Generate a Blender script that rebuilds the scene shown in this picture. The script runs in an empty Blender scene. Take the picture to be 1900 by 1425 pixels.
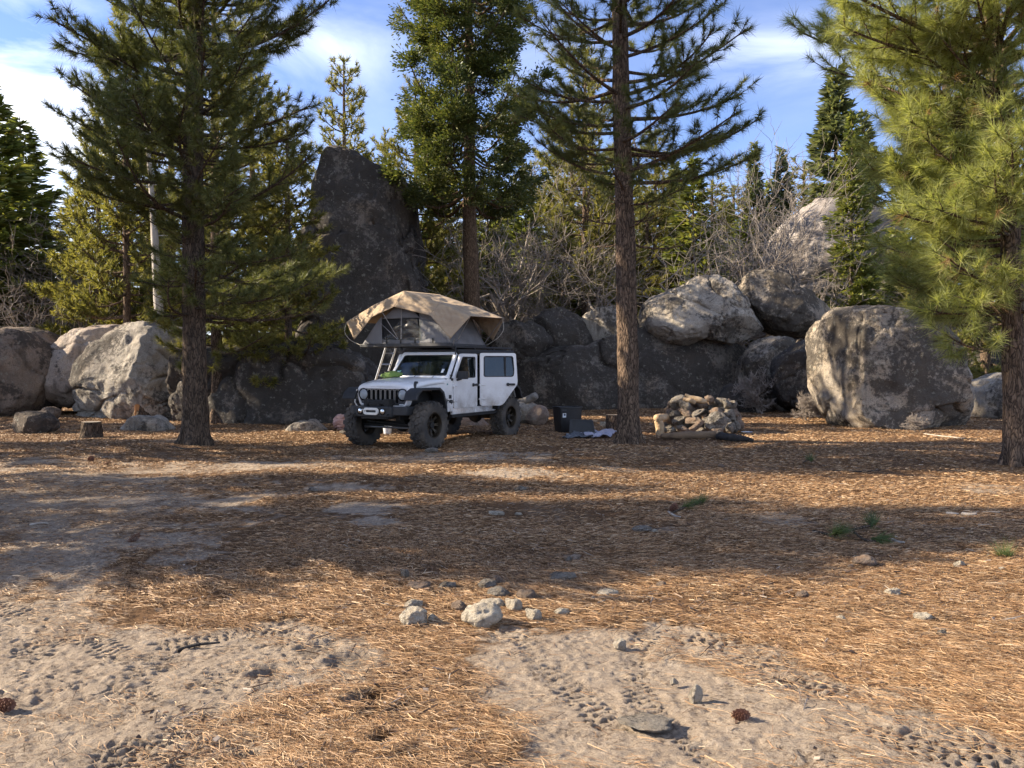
import bpy, math
import numpy as np
from mathutils import Vector, Matrix, Euler

scene = bpy.context.scene
C = scene.collection
# ------------------------------------------------------------------ camera, sky, sun, exposure
PITCH = math.atan(35.5 / 1550)
cam_d = bpy.data.cameras.new('camera')
cam = bpy.data.objects.new('camera', cam_d)
C.objects.link(cam)
cam.location = (0, 0, 1.6)
cam.rotation_euler = (math.pi / 2 - PITCH, 0, 0)
cam_d.sensor_fit = 'HORIZONTAL'
cam_d.angle = 2 * math.atan(950 / 1550)
cam_d.clip_start = 0.1
cam_d.clip_end = 3000
scene.camera = cam

SUN_EL = math.radians(28)
SUN_AZ = math.atan2(-0.996, 0.09)            # measured from +Y towards +X
SUN_DIR = Vector((math.sin(SUN_AZ) * math.cos(SUN_EL), math.cos(SUN_AZ) * math.cos(SUN_EL), math.sin(SUN_EL)))
sun_d = bpy.data.lights.new('sun', 'SUN')
sun_d.energy = 5.0
sun_d.angle = math.radians(0.53)
sun_d.color = (1.0, 0.86, 0.66)
sun = bpy.data.objects.new('sun', sun_d)
C.objects.link(sun)
sun.rotation_euler = SUN_DIR.to_track_quat('Z', 'Y').to_euler()
sun.location = (-30, 5, 30)

world = bpy.data.worlds.new('World')
scene.world = world
world.use_nodes = True
wn = world.node_tree
wn.nodes.clear()
w_out = wn.nodes.new('ShaderNodeOutputWorld')
w_bg = wn.nodes.new('ShaderNodeBackground')
w_bg.inputs['Strength'].default_value = 0.090
sky = wn.nodes.new('ShaderNodeTexSky')
sky.sky_type = 'NISHITA'
sky.sun_disc = False
sky.sun_elevation = SUN_EL
sky.sun_rotation = SUN_AZ
sky.altitude = 1800
sky.air_density = 1.0
sky.dust_density = 0.3
sky.ozone_density = 2.5
wtc = wn.nodes.new('ShaderNodeTexCoord')
wmap = wn.nodes.new('ShaderNodeMapping')
wmap.inputs['Scale'].default_value = (1.0, 1.0, 3.2)
wn.links.new(wtc.outputs['Generated'], wmap.inputs['Vector'])
wnz = wn.nodes.new('ShaderNodeTexNoise')
wnz.inputs['Scale'].default_value = 3.1
wnz.inputs['Detail'].default_value = 9
wnz.inputs['Roughness'].default_value = 0.55
wnz.inputs['Distortion'].default_value = 0.6
wn.links.new(wmap.outputs['Vector'], wnz.inputs['Vector'])


def _math(nt, op, a, b=None, clamp=False):
    m = nt.nodes.new('ShaderNodeMath')
    m.operation = op
    m.use_clamp = clamp
    for i, v in enumerate((a, b)):
        if v is None:
            continue
        if isinstance(v, (int, float)):
            m.inputs[i].default_value = v
        else:
            nt.links.new(v, m.inputs[i])
    return m.outputs[0]


def px_dir(px, py):
    """direction of a point of the photograph, seen from the camera"""
    v = Vector(((px - 950) / 1550, math.cos(PITCH) + (712.5 - py) / 1550 * math.sin(PITCH),
                -math.sin(PITCH) + (712.5 - py) / 1550 * math.cos(PITCH)))
    return v


# cloud banks and added fill clouds: where in the sky they hang (direction), how wide, how thick
CLOUDS_AND_FILL = [((60, 180), 0.16, .72), ((80, 60), 0.12, 0.32), ((-200, 330), 0.25, .75), ((120, 290), 0.1, 0.5), ((600, 95), 0.07, 0.4),
          ((1440, 100), 0.065, 0.42), ((1340, 95), 0.05, 0.25), ((700, 60), 0.09, 0.16), ((980, 80), 0.09, 0.16), ((50, 560), 0.22, 0.9),
          ((900, 560), 0.3, 0.3), ((1650, 90), 0.08, 0.2),
          ((.25, -1, .55), .75, .85), ((-.7, -.8, .5), .5, .6), ((.9, -.35, .6), .5, .55), ((0, -.2, 1), .45, .4)]  # unseen clouds added behind and above the camera for neutral fill light
acc = None
for (p, wd, am) in CLOUDS_AND_FILL:
    d = (px_dir(*p) if len(p) == 2 else Vector(p)).normalized()
    sub = wn.nodes.new('ShaderNodeVectorMath')
    sub.operation = 'SUBTRACT'
    wn.links.new(wtc.outputs['Generated'], sub.inputs[0])
    sub.inputs[1].default_value = d
    mul = wn.nodes.new('ShaderNodeVectorMath')
    mul.operation = 'MULTIPLY'
    wn.links.new(sub.outputs[0], mul.inputs[0])
    mul.inputs[1].default_value = (1, 1, 2.0)
    ln = wn.nodes.new('ShaderNodeVectorMath')
    ln.operation = 'LENGTH'
    wn.links.new(mul.outputs[0], ln.inputs[0])
    g = _math(wn, 'DIVIDE', ln.outputs['Value'], wd)
    g = _math(wn, 'POWER', g, 2.0)
    g = _math(wn, 'MULTIPLY', g, -1.0)
    g = _math(wn, 'EXPONENT', g)
    g = _math(wn, 'MULTIPLY', g, am)
    acc = g if acc is None else _math(wn, 'ADD', acc, g)
acc = _math(wn, 'ADD', acc, 0.04)
nz = _math(wn, 'SUBTRACT', wnz.outputs['Fac'], 0.38)
nz = _math(wn, 'MULTIPLY', nz, 3.4, True)
cl = _math(wn, 'MULTIPLY', acc, nz, True)
wmix = wn.nodes.new('ShaderNodeMixRGB')
wmix.inputs[2].default_value = (8.3, 8.6, 9.2, 1)
wn.links.new(cl, wmix.inputs[0])
wtint = wn.nodes.new('ShaderNodeMixRGB')
wtint.blend_type = 'MULTIPLY'
wtint.inputs[0].default_value = 1.0
wtint.inputs[2].default_value = (1.0, 0.95, 1.12, 1)
wn.links.new(sky.outputs[0], wtint.inputs[1])
wn.links.new(wtint.outputs[0], wmix.inputs[1])
wn.links.new(wmix.outputs[0], w_bg.inputs['Color'])
wn.links.new(w_bg.outputs[0], w_out.inputs['Surface'])

scene.view_settings.view_transform = 'Standard'
scene.view_settings.look = 'None'
scene.view_settings.gamma = 1
scene.view_settings.exposure = 1.47
scene.cycles.max_bounces = 6
scene.cycles.diffuse_bounces = 3
scene.cycles.transparent_max_bounces = 8
scene.cycles.use_denoising = True
scene.cycles.denoising_input_passes = 'RGB_ALBEDO_NORMAL'

# ------------------------------------------------------------------ helpers: numbers
def W(px, py, d):
    """point of the place that lies at depth d metres along the line through photo point (px, py)"""
    v = px_dir(px, py)
    k = d / v.y
    return np.array((v.x * k, d, 1.6 + v.z * k))


def G(px, py):
    """ground point (z = 0) under photo point"""
    v = px_dir(px, py)
    k = -1.6 / v.z
    return np.array((v.x * k, v.y * k))


def _hash(ix, iy, iz, seed):
    h = (ix.astype(np.uint32) * np.uint32(374761393) + iy.astype(np.uint32) * np.uint32(668265263)
         + iz.astype(np.uint32) * np.uint32(2246822519) + np.uint32((seed * 3266489917) & 0xffffffff))
    h ^= h >> np.uint32(13)
    h *= np.uint32(1274126177)
    h ^= h >> np.uint32(16)
    h *= np.uint32(2654435761)
    h ^= h >> np.uint32(15)
    return h.astype(np.float64) / 4294967295.0


def vnoise(p, seed=0):
    """value noise in -1..1; p is (N,2) or (N,3)"""
    p = np.asarray(p, float)
    f = np.floor(p)
    t = p - f
    t = t * t * t * (t * (t * 6 - 15) + 10)
    i = f.astype(np.int64)
    x0, y0 = i[:, 0], i[:, 1]
    if p.shape[1] == 2:
        z = np.zeros_like(x0)
        a = _hash(x0, y0, z, seed); b = _hash(x0 + 1, y0, z, seed)
        c = _hash(x0, y0 + 1, z, seed); d = _hash(x0 + 1, y0 + 1, z, seed)
        u, v = t[:, 0], t[:, 1]
        r = (a * (1 - u) + b * u) * (1 - v) + (c * (1 - u) + d * u) * v
    else:
        z0 = i[:, 2]
        u, v, w = t[:, 0], t[:, 1], t[:, 2]
        r = 0
        for dz in (0, 1):
            a = _hash(x0, y0, z0 + dz, seed); b = _hash(x0 + 1, y0, z0 + dz, seed)
            c = _hash(x0, y0 + 1, z0 + dz, seed); d = _hash(x0 + 1, y0 + 1, z0 + dz, seed)
            q = (a * (1 - u) + b * u) * (1 - v) + (c * (1 - u) + d * u) * v
            r = r + q * (w if dz else (1 - w))
    return r * 2 - 1


def fbm(p, octv=4, seed=0, gain=0.5, lac=2.03):
    s, a = 0, 1.0
    for k in range(octv):
        s = s + a * vnoise(p, seed + k * 17)
        p = p * lac + 11.3
        a *= gain
    return s


def sstep(a, b, x):
    t = np.clip((x - a) / (b - a), 0, 1)
    return t * t * (3 - 2 * t)


def norm(v):
    return v / np.maximum(np.linalg.norm(v, axis=-1, keepdims=True), 1e-9)


# ------------------------------------------------------------------ helpers: objects
def mk_mesh(name, verts, faces, smooth=False):
    """faces: list of int arrays (n,3) or (n,4)"""
    me = bpy.data.meshes.new(name)
    verts = np.ascontiguousarray(verts, np.float32)
    me.vertices.add(len(verts))
    me.vertices.foreach_set('co', verts.ravel())
    faces = [np.asarray(f, np.int32) for f in faces if len(f)]
    loops = np.concatenate([f.ravel() for f in faces])
    tot = np.concatenate([np.full(len(f), f.shape[1], np.int32) for f in faces])
    start = np.concatenate([[0], np.cumsum(tot)[:-1]]).astype(np.int32)
    me.loops.add(len(loops))
    me.loops.foreach_set('vertex_index', loops)
    me.polygons.add(len(tot))
    me.polygons.foreach_set('loop_start', start)
    me.polygons.foreach_set('loop_total', tot)
    me.polygons.foreach_set('use_smooth', np.full(len(tot), bool(smooth)))
    me.update(calc_edges=True)
    return me


def link(name, me, mat, parent=None, loc=(0, 0, 0), rot=(0, 0, 0), scale=(1, 1, 1)):
    o = bpy.data.objects.new(name, me)
    C.objects.link(o)
    if mat is not None and len(me.materials) == 0:
        me.materials.append(mat)
    o.parent = parent
    o.location = loc
    o.rotation_euler = rot
    o.scale = scale
    return o


def tag(o, label, cat, group=None, kind=None):
    if label: o['label'] = label
    if cat: o['category'] = cat
    if group: o['group'] = group
    if kind: o['kind'] = kind
    return o


def thing(name, label, cat, loc=(0, 0, 0), rotz=0, group=None):
    o = bpy.data.objects.new(name, None)
    o.empty_display_size = 0.2
    C.objects.link(o)
    o.location = loc
    o.rotation_euler = (0, 0, rotz)
    return tag(o, label, cat, group)


def dup(root, loc, rotz=0, scale=1.0, label=None, cat=None, group=None, name=None):
    r = root.copy()
    if name: r.name = name
    C.objects.link(r)
    r.location = loc
    r.rotation_euler = (0, 0, rotz)
    r.scale = (scale,) * 3 if isinstance(scale, (int, float)) else scale
    tag(r, label, cat, group)
    for ch in list(root.children):
        c = ch.copy()
        C.objects.link(c)
        c.parent = r
        for g in list(ch.children):
            d = g.copy()
            C.objects.link(d)
            d.parent = c
    return r


class MB:
    """collects shapes for ONE mesh"""
    def __init__(self):
        self.v = []
        self.f = []

    def add(self, verts, faces):
        n = len(self.v)
        self.v += [tuple(map(float, p)) for p in verts]
        self.f += [tuple(int(i) + n for i in f) for f in faces]
        return self

    def box(self, c, s, rot=None, taper=1.0):
        P = []
        for z in (-.5, .5):
            k = taper if z > 0 else 1
            for x, y in ((-.5, -.5), (.5, -.5), (.5, .5), (-.5, .5)):
                P.append(Vector((x * s[0] * k, y * s[1] * k, z * s[2])))
        if rot is not None:
            R = Euler(rot).to_matrix()
            P = [R @ p for p in P]
        P = [p + Vector(c) for p in P]
        return self.add(P, [(3, 2, 1, 0), (4, 5, 6, 7), (0, 1, 5, 4), (1, 2, 6, 5), (2, 3, 7, 6), (3, 0, 4, 7)])

    @staticmethod
    def _lift(p, axis, a):
        if axis == 'y': return (p[0], a, p[1])
        if axis == 'x': return (a, p[0], p[1])
        return (p[0], p[1], a)

    def prism(self, poly, axis, a, b):
        n = len(poly)
        V = [self._lift(p, axis, a) for p in poly] + [self._lift(p, axis, b) for p in poly]
        F = [tuple(range(n - 1, -1, -1)), tuple(range(n, 2 * n))]
        F += [(i, (i + 1) % n, n + (i + 1) % n, n + i) for i in range(n)]
        return self.add(V, F)

    def ring(self, outer, inner, axis, a, b):
        n = len(outer)
        V = []
        for h in (a, b):
            V += [self._lift(p, axis, h) for p in outer] + [self._lift(p, axis, h) for p in inner]
        F = []
        for i in range(n):
            j = (i + 1) % n
            F += [(i, j, n + j, n + i), (2 * n + j, 2 * n + i, 3 * n + i, 3 * n + j),
                  (j, i, 2 * n + i, 2 * n + j), (n + i, n + j, 3 * n + j, 3 * n + i)]
        return self.add(V, F)

    def tube(self, pts, r, n=8, closed=False):
        pts = np.asarray(pts, float)
        m = len(pts)
        rr = np.full(m, r) if np.isscalar(r) else np.asarray(r, float)
        T = np.gradient(pts, axis=0)
        if closed:
            T = np.roll(pts, -1, 0) - np.roll(pts, 1, 0)
        T = norm(T)
        ref = np.where(np.abs(T[:, 2:3]) > .9, np.array([[1., 0, 0]]), np.array([[0, 0, 1.]]))
        A = norm(np.cross(T, ref))
        B = np.cross(T, A)
        V = []
        for i in range(m):
            for k in range(n):
                a = 2 * math.pi * k / n
                V.append(pts[i] + rr[i] * (math.cos(a) * A[i] + math.sin(a) * B[i]))
        F = []
        for i in range(m if closed else m - 1):
            j = (i + 1) % m
            for k in range(n):
                l = (k + 1) % n
                F.append((i * n + k, i * n + l, j * n + l, j * n + k))
        if not closed:
            F += [tuple(range(n)), tuple(range(m * n - 1, m * n - n - 1, -1))]
        return self.add(V, F)

    def lathe(self, prof, axis='y', c=(0, 0, 0), n=32, close=True):
        """prof: list of (radius, along axis)"""
        m = len(prof)
        V = []
        for r, h in prof:
            for k in range(n):
                a = 2 * math.pi * k / n
                x, y = r * math.cos(a), r * math.sin(a)
                p = (x, h, y) if axis == 'y' else ((h, x, y) if axis == 'x' else (x, y, h))
                V.append((p[0] + c[0], p[1] + c[1], p[2] + c[2]))
        F = []
        for i in range(m - 1):
            for k in range(n):
                l = (k + 1) % n
                F.append((i * n + k, i * n + l, (i + 1) * n + l, (i + 1) * n + k))
        if close:
            F += [tuple(range(n - 1, -1, -1)), tuple(range((m - 1) * n, m * n))]
        return self.add(V, F)

    def grid(self, P):
        m, n = len(P), len(P[0])
        V = [p for row in P for p in row]
        F = [(i * n + j, i * n + j + 1, (i + 1) * n + j + 1, (i + 1) * n + j) for i in range(m - 1) for j in range(n - 1)]
        return self.add(V, F)

    def map(self, fn):
        self.v = [tuple(fn(*p)) for p in self.v]
        return self

    def build(self, name, mat, parent=None, loc=(0, 0, 0), rot=(0, 0, 0), bevel=0.0, smooth=True, solid=0.0, subd=0):
        me = bpy.data.meshes.new(name)
        me.from_pydata(self.v, [], self.f)
        me.update()
        import bmesh
        bm = bmesh.new()
        bm.from_mesh(me)
        bmesh.ops.recalc_face_normals(bm, faces=bm.faces)
        bm.to_mesh(me)
        bm.free()
        o = link(name, me, mat, parent, loc, rot)
        if solid:
            s = o.modifiers.new('solid', 'SOLIDIFY')
            s.thickness = solid
            s.offset = 0
        if bevel:
            b = o.modifiers.new('bevel', 'BEVEL')
            b.width = bevel
            b.segments = 2
            b.limit_method = 'ANGLE'
            b.angle_limit = math.radians(40)
        if subd:
            s = o.modifiers.new('subd', 'SUBSURF')
            s.levels = s.render_levels = subd
        if smooth:
            me.polygons.foreach_set('use_smooth', [True] * len(me.polygons))
            try:
                me.set_sharp_from_angle(angle=math.radians(38))
            except Exception:
                pass
        return o


def rpoly(pts, r, n=4):
    """polygon with rounded corners"""
    out = []
    m = len(pts)
    for i in range(m):
        p, a, b = Vector(pts[i]), Vector(pts[i - 1]), Vector(pts[(i + 1) % m])
        rr = r[i] if isinstance(r, (list, tuple)) else r
        da, db = (a - p), (b - p)
        q = min(rr, da.length * .45, db.length * .45)
        s, e = p + da.normalized() * q, p + db.normalized() * q
        for k in range(n + 1):
            t = k / n
            out.append(tuple((1 - t) ** 2 * s + 2 * t * (1 - t) * p + t * t * e))
    return out


# ------------------------------------------------------------------ helpers: materials
def new_mat(name):
    m = bpy.data.materials.new(name)
    m.use_nodes = True
    nt = m.node_tree
    return m, nt, nt.nodes['Principled BSDF']


def nd(nt, typ, links=None, **vals):
    n = nt.nodes.new(typ)
    for k, v in vals.items():
        if k in n.inputs:
            n.inputs[k].default_value = v
        else:
            setattr(n, k, v)
    for k, s in (links or {}).items():
        nt.links.new(s, n.inputs[k])
    return n


def ramp(nt, fac, stops):
    r = nt.nodes.new('ShaderNodeValToRGB')
    e = r.color_ramp.elements
    while len(e) < len(stops):
        e.new(0.5)
    for i, (p, c) in enumerate(stops):
        e[i].position = p
        e[i].color = (*c, 1) if len(c) == 3 else c
    nt.links.new(fac, r.inputs[0])
    return r.outputs[0]


def mixc(nt, fac, a, b, mode='MIX'):
    m = nt.nodes.new('ShaderNodeMixRGB')
    m.blend_type = mode
    for i, v in enumerate((fac, a, b)):
        if isinstance(v, (int, float)): m.inputs[i].default_value = v
        elif isinstance(v, tuple): m.inputs[i].default_value = (*v, 1) if len(v) == 3 else v
        else: nt.links.new(v, m.inputs[i])
    return m.outputs[0]


def coords(nt, stretch=(1, 1, 1), rnd=True, out='Object'):
    tc = nd(nt, 'ShaderNodeTexCoord')
    v = tc.outputs[out]
    if rnd:
        oi = nd(nt, 'ShaderNodeObjectInfo')
        s = _math(nt, 'MULTIPLY', oi.outputs['Random'], 37.0)
        a = nd(nt, 'ShaderNodeVectorMath', operation='ADD')
        nt.links.new(v, a.inputs[0])
        nt.links.new(s, a.inputs[1])
        v = a.outputs[0]
    if stretch != (1, 1, 1):
        mp = nd(nt, 'ShaderNodeMapping', Scale=stretch)
        nt.links.new(v, mp.inputs[0])
        v = mp.outputs[0]
    return v


def simple(name, c1, c2=None, scale=8, rough=.6, bump=0.0, bscale=None, metal=0, spec=.5, stretch=(1, 1, 1), coat=0, detail=6):
    m, nt, b = new_mat(name)
    v = coords(nt, stretch)
    n1 = nd(nt, 'ShaderNodeTexNoise', {'Vector': v}, Scale=scale, Detail=detail)
    c2 = c2 or tuple(x * .75 for x in c1)
    nt.links.new(ramp(nt, n1.outputs['Fac'], [(.32, c2), (.66, c1)]), b.inputs['Base Color'])
    b.inputs['Roughness'].default_value = rough
    b.inputs['Metallic'].default_value = metal
    b.inputs['Specular IOR Level'].default_value = spec
    b.inputs['Coat Weight'].default_value = coat
    if bump:
        n2 = nd(nt, 'ShaderNodeTexNoise', {'Vector': v}, Scale=bscale or scale * 3, Detail=6)
        bp = nd(nt, 'ShaderNodeBump', {'Height': n2.outputs['Fac']}, Strength=bump, Distance=.02)
        nt.links.new(bp.outputs[0], b.inputs['Normal'])
    return m


def granite(name, light, mid, lichen=.5, warm=(.42, .30, .20), warm_amt=.3, dark=(.052, .046, .041)):
    m, nt, b = new_mat(name)
    v = coords(nt)
    big = nd(nt, 'ShaderNodeTexNoise', {'Vector': v}, Scale=.7, Detail=8, Roughness=.65)
    col = mixc(nt, ramp(nt, big.outputs['Fac'], [(.36, (0, 0, 0)), (.62, (1, 1, 1))]), mid, light)
    wv = nd(nt, 'ShaderNodeTexNoise', {'Vector': v}, Scale=1.3, Detail=7, Roughness=.6)
    wf = ramp(nt, wv.outputs['Fac'], [(.50, (0, 0, 0)), (.66, (warm_amt,) * 3)])
    col = mixc(nt, wf, col, warm)
    # crystals
    sp = nd(nt, 'ShaderNodeTexNoise', {'Vector': v}, Scale=42, Detail=4, Roughness=.7)
    col = mixc(nt, .7, col, ramp(nt, sp.outputs['Fac'], [(.3, (.45, .44, .43)), (.5, (.97, .97, .97)), (.68, (1.4, 1.37, 1.3))]), 'MULTIPLY')
    # dark lichen in patches, breaking up into spots at the rim
    l1 = nd(nt, 'ShaderNodeTexNoise', {'Vector': v}, Scale=.85, Detail=6, Roughness=.6, Distortion=.5)
    l2 = nd(nt, 'ShaderNodeTexNoise', {'Vector': v}, Scale=9, Detail=9, Roughness=.75)
    lf = _math(nt, 'ADD', _math(nt, 'MULTIPLY', _math(nt, 'SUBTRACT', l1.outputs['Fac'], .5), 1.5), _math(nt, 'MULTIPLY', _math(nt, 'SUBTRACT', l2.outputs['Fac'], .5), 1.15))
    t = .36 - .72 * lichen
    lm = ramp(nt, _math(nt, 'ADD', lf, .5), [(t + .5 - .06, (0, 0, 0)), (t + .5 + .10, (1, 1, 1))])
    col = mixc(nt, _math(nt, 'MULTIPLY', lm, .82), col, dark)
    # water stains running down
    mp = nd(nt, 'ShaderNodeMapping', Scale=(1, 1, .16))
    nt.links.new(v, mp.inputs[0])
    st = nd(nt, 'ShaderNodeTexNoise', {'Vector': mp.outputs[0]}, Scale=2.6, Detail=7, Roughness=.62)
    col = mixc(nt, ramp(nt, st.outputs['Fac'], [(.52, (0, 0, 0)), (.64, (.55,) * 3)]), col, tuple(x * 1.15 for x in dark))
    # pale lichen rosettes
    l3 = nd(nt, 'ShaderNodeTexNoise', {'Vector': v}, Scale=6.5, Detail=8, Roughness=.68)
    col = mixc(nt, ramp(nt, l3.outputs['Fac'], [(.585, (0, 0, 0)), (.635, (.6,) * 3)]), col, (.30, .285, .235))
    nt.links.new(col, b.inputs['Base Color'])
    b.inputs['Roughness'].default_value = .94
    b.inputs['Specular IOR Level'].default_value = .12
    h1 = nd(nt, 'ShaderNodeTexNoise', {'Vector': v}, Scale=4, Detail=12, Roughness=.72)
    h2 = nd(nt, 'ShaderNodeTexNoise', {'Vector': v}, Scale=45, Detail=3)
    hh = _math(nt, 'ADD', h1.outputs['Fac'], _math(nt, 'MULTIPLY', h2.outputs['Fac'], .14))
    bp = nd(nt, 'ShaderNodeBump', {'Height': hh}, Strength=1.0, Distance=.13)
    nt.links.new(bp.outputs[0], b.inputs['Normal'])
    return m


def bark(name, c_lo, c_hi, sc=1.0):
    m, nt, b = new_mat(name)
    v = coords(nt, (1, 1, .28))
    wob = nd(nt, 'ShaderNodeTexNoise', {'Vector': v}, Scale=9 * sc, Detail=4)
    wv = nd(nt, 'ShaderNodeVectorMath', operation='MULTIPLY_ADD')
    nt.links.new(wob.outputs['Color'], wv.inputs[0])
    wv.inputs[1].default_value = (.22, .22, .22)
    nt.links.new(v, wv.inputs[2])
    vo = nd(nt, 'ShaderNodeTexVoronoi', {'Vector': wv.outputs[0]}, Scale=17 * sc, feature='DISTANCE_TO_EDGE')
    n1 = nd(nt, 'ShaderNodeTexNoise', {'Vector': v}, Scale=14 * sc, Detail=8, Roughness=.7)
    n2 = nd(nt, 'ShaderNodeTexNoise', {'Vector': v}, Scale=60 * sc, Detail=4)
    col = ramp(nt, n1.outputs['Fac'], [(.3, c_lo), (.62, c_hi)])
    col = mixc(nt, ramp(nt, vo.outputs['Distance'], [(.0, (1, 1, 1)), (.16, (0, 0, 0))]), col, tuple(x * .6 for x in c_lo))
    col = mixc(nt, .5, col, ramp(nt, n2.outputs['Fac'], [(.3, (.5, .5, .5)), (.7, (1.35, 1.3, 1.25))]), 'MULTIPLY')
    nt.links.new(col, b.inputs['Base Color'])
    b.inputs['Roughness'].default_value = .95
    b.inputs['Specular IOR Level'].default_value = .15
    hh = _math(nt, 'ADD', _math(nt, 'MULTIPLY', vo.outputs['Distance'], 2.0, True), n1.outputs['Fac'])
    bp = nd(nt, 'ShaderNodeBump', {'Height': hh}, Strength=.9, Distance=.03)
    nt.links.new(bp.outputs[0], b.inputs['Normal'])
    return m


def foliage(name, stops, trans=.35, tcol=None, rough=.5, big=.6):
    m, nt, b = new_mat(name)
    geo = nd(nt, 'ShaderNodeNewGeometry')
    v = coords(nt)
    n1 = nd(nt, 'ShaderNodeTexNoise', {'Vector': v}, Scale=big, Detail=3)
    f = _math(nt, 'ADD', _math(nt, 'MULTIPLY', geo.outputs['Random Per Island'], .6),
              _math(nt, 'MULTIPLY', n1.outputs['Fac'], .45))
    col = ramp(nt, f, stops)
    nt.links.new(col, b.inputs['Base Color'])
    b.inputs['Roughness'].default_value = rough
    b.inputs['Specular IOR Level'].default_value = .35
    tr = nd(nt, 'ShaderNodeBsdfTranslucent')
    nt.links.new(mixc(nt, 1.0, col, tcol or (1.5, 1.5, .8), 'MULTIPLY'), tr.inputs['Color'])
    mx = nd(nt, 'ShaderNodeMixShader', Fac=trans)
    nt.links.new(b.outputs[0], mx.inputs[1])
    nt.links.new(tr.outputs[0], mx.inputs[2])
    nt.links.new(mx.outputs[0], nt.nodes['Material Output'].inputs['Surface'])
    return m
# ------------------------------------------------------------------ materials
M = {}
M['bark_pine'] = bark('bark_pine', (.058, .042, .032), (.25, .175, .122))
M['bark_dark'] = bark('bark_dark', (.050, .040, .032), (.17, .125, .09))
M['bark_cedar'] = bark('bark_cedar', (.085, .055, .035), (.24, .165, .105), 1.4)
M['snag_wood'] = simple('snag_wood', (.52, .48, .42), (.33, .29, .25), 6, .9, .6, 20, stretch=(1, 1, .2))
M['twig_grey'] = simple('twig_grey', (.33, .285, .245), (.18, .148, .125), 2, .9)
M['wood_grey'] = simple('wood_grey', (.30, .27, .23), (.13, .11, .09), 7, .9, .7, 25, stretch=(.25, 1, 1))
M['wood_pale'] = simple('wood_pale', (.55, .40, .24), (.36, .23, .12), 9, .85, .5, 30)
M['wood_char'] = simple('wood_char', (.035, .030, .028), (.015, .013, .012), 12, .9, .8, 40)
M['needles_dark'] = foliage('needles_dark', [(.15, (.060, .075, .028)), (.5, (.115, .130, .045)), (.88, (.20, .195, .065))], .4)
M['needles_mid'] = foliage('needles_mid', [(.15, (.085, .095, .030)), (.5, (.17, .165, .050)), (.88, (.29, .25, .075))], .45)
M['needles_bright'] = foliage('needles_bright', [(.15, (.14, .165, .055)), (.5, (.27, .295, .105)), (.88, (.42, .415, .18))], .5)
M['cedar_leaf'] = foliage('cedar_leaf', [(.15, (.040, .056, .018)), (.55, (.080, .100, .030)), (.9, (.20, .195, .065))], .3)
M['fir_blue'] = foliage('fir_blue', [(.15, (.075, .092, .050)), (.5, (.125, .145, .075)), (.9, (.22, .22, .11))], .35)
M['fir_green'] = foliage('fir_green', [(.15, (.075, .095, .028)), (.5, (.14, .165, .048)), (.9, (.27, .25, .08))], .4)
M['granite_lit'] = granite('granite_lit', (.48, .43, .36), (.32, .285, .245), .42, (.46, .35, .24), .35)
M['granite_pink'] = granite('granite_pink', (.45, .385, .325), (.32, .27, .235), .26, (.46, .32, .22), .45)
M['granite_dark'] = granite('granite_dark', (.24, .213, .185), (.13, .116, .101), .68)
M['granite_brown'] = granite('granite_brown', (.28, .22, .175), (.17, .135, .11), .5)
M['granite_tan'] = granite('granite_tan', (.45, .38, .30), (.28, .245, .205), .58, (.52, .41, .28), .5)
M['granite_far'] = granite('granite_far', (.36, .325, .295), (.27, .24, .22), .15)
M['stone_grey'] = granite('stone_grey', (.40, .355, .30), (.27, .24, .205), .25, (.42, .31, .20), .5)
M['stone_white'] = granite('stone_white', (.84, .75, .60), (.66, .57, .45), .05, (.64, .48, .31), .45)
M['stone_brown'] = granite('stone_brown', (.42, .32, .245), (.28, .21, .165), .2, (.46, .28, .17), .6)

# ------------------------------------------------------------------ ground
SAND_POLYS = [
    [(-200, 1100), (0, 1105), (120, 1125), (230, 1155), (330, 1165), (430, 1155), (520, 1155), (600, 1170), (660, 1200), (695, 1240),
     (680, 1290), (560, 1300), (480, 1330), (420, 1370), (380, 1425), (330, 1600), (-300, 1600)],
    [(930, 1175), (1000, 1160), (1100, 1155), (1200, 1165), (1330, 1190), (1420, 1215), (1470, 1260), (1580, 1275), (1680, 1295),
     (1760, 1310), (1840, 1345), (1950, 1370), (2300, 1600), (980, 1600), (950, 1425), (890, 1330), (880, 1260)],
    [(-300, 850), (0, 845), (150, 850), (330, 870), (480, 905), (470, 960), (360, 1000), (330, 1040), (200, 1080), (0, 1095), (-300, 1090)],
]
SAND_POLYS = [[G(*p) for p in q] for q in SAND_POLYS]
SAND_SPOTS = [(500, 862, 240, 14, .8), (670, 945, 85, 18, .9), (690, 972, 60, 11, .9), (650, 905, 110, 9, .7), (950, 882, 130, 13, .85),
              (1150, 870, 70, 7, .7), (1450, 965, 65, 20, .75), (1850, 905, 90, 14, .6), (1600, 1140, 75, 12, .6), (1850, 1085, 60, 10, .6),
              (820, 848, 260, 11, .7), (1060, 1032, 30, 10, .7), (1680, 1215, 60, 14, .5), (300, 1010, 120, 20, .8), (700, 1230, 30, 60, .6),
              (760, 1240, 60, 30, .25), (1170, 1095, 40, 9, .4), (1490, 1130, 40, 7, .5), (620, 1180, 60, 20, .5), (350, 820, 90, 7, .6),
              (1230, 985, 40, 8, .5), (90, 925, 200, 40, .6)]
_spots = []
for (px, py, rx, ry, am) in SAND_SPOTS:
    g = G(px, py)
    _spots.append((g[0], g[1], rx * g[1] / 1550, ry * g[1] ** 2 / 2480, am))


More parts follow.
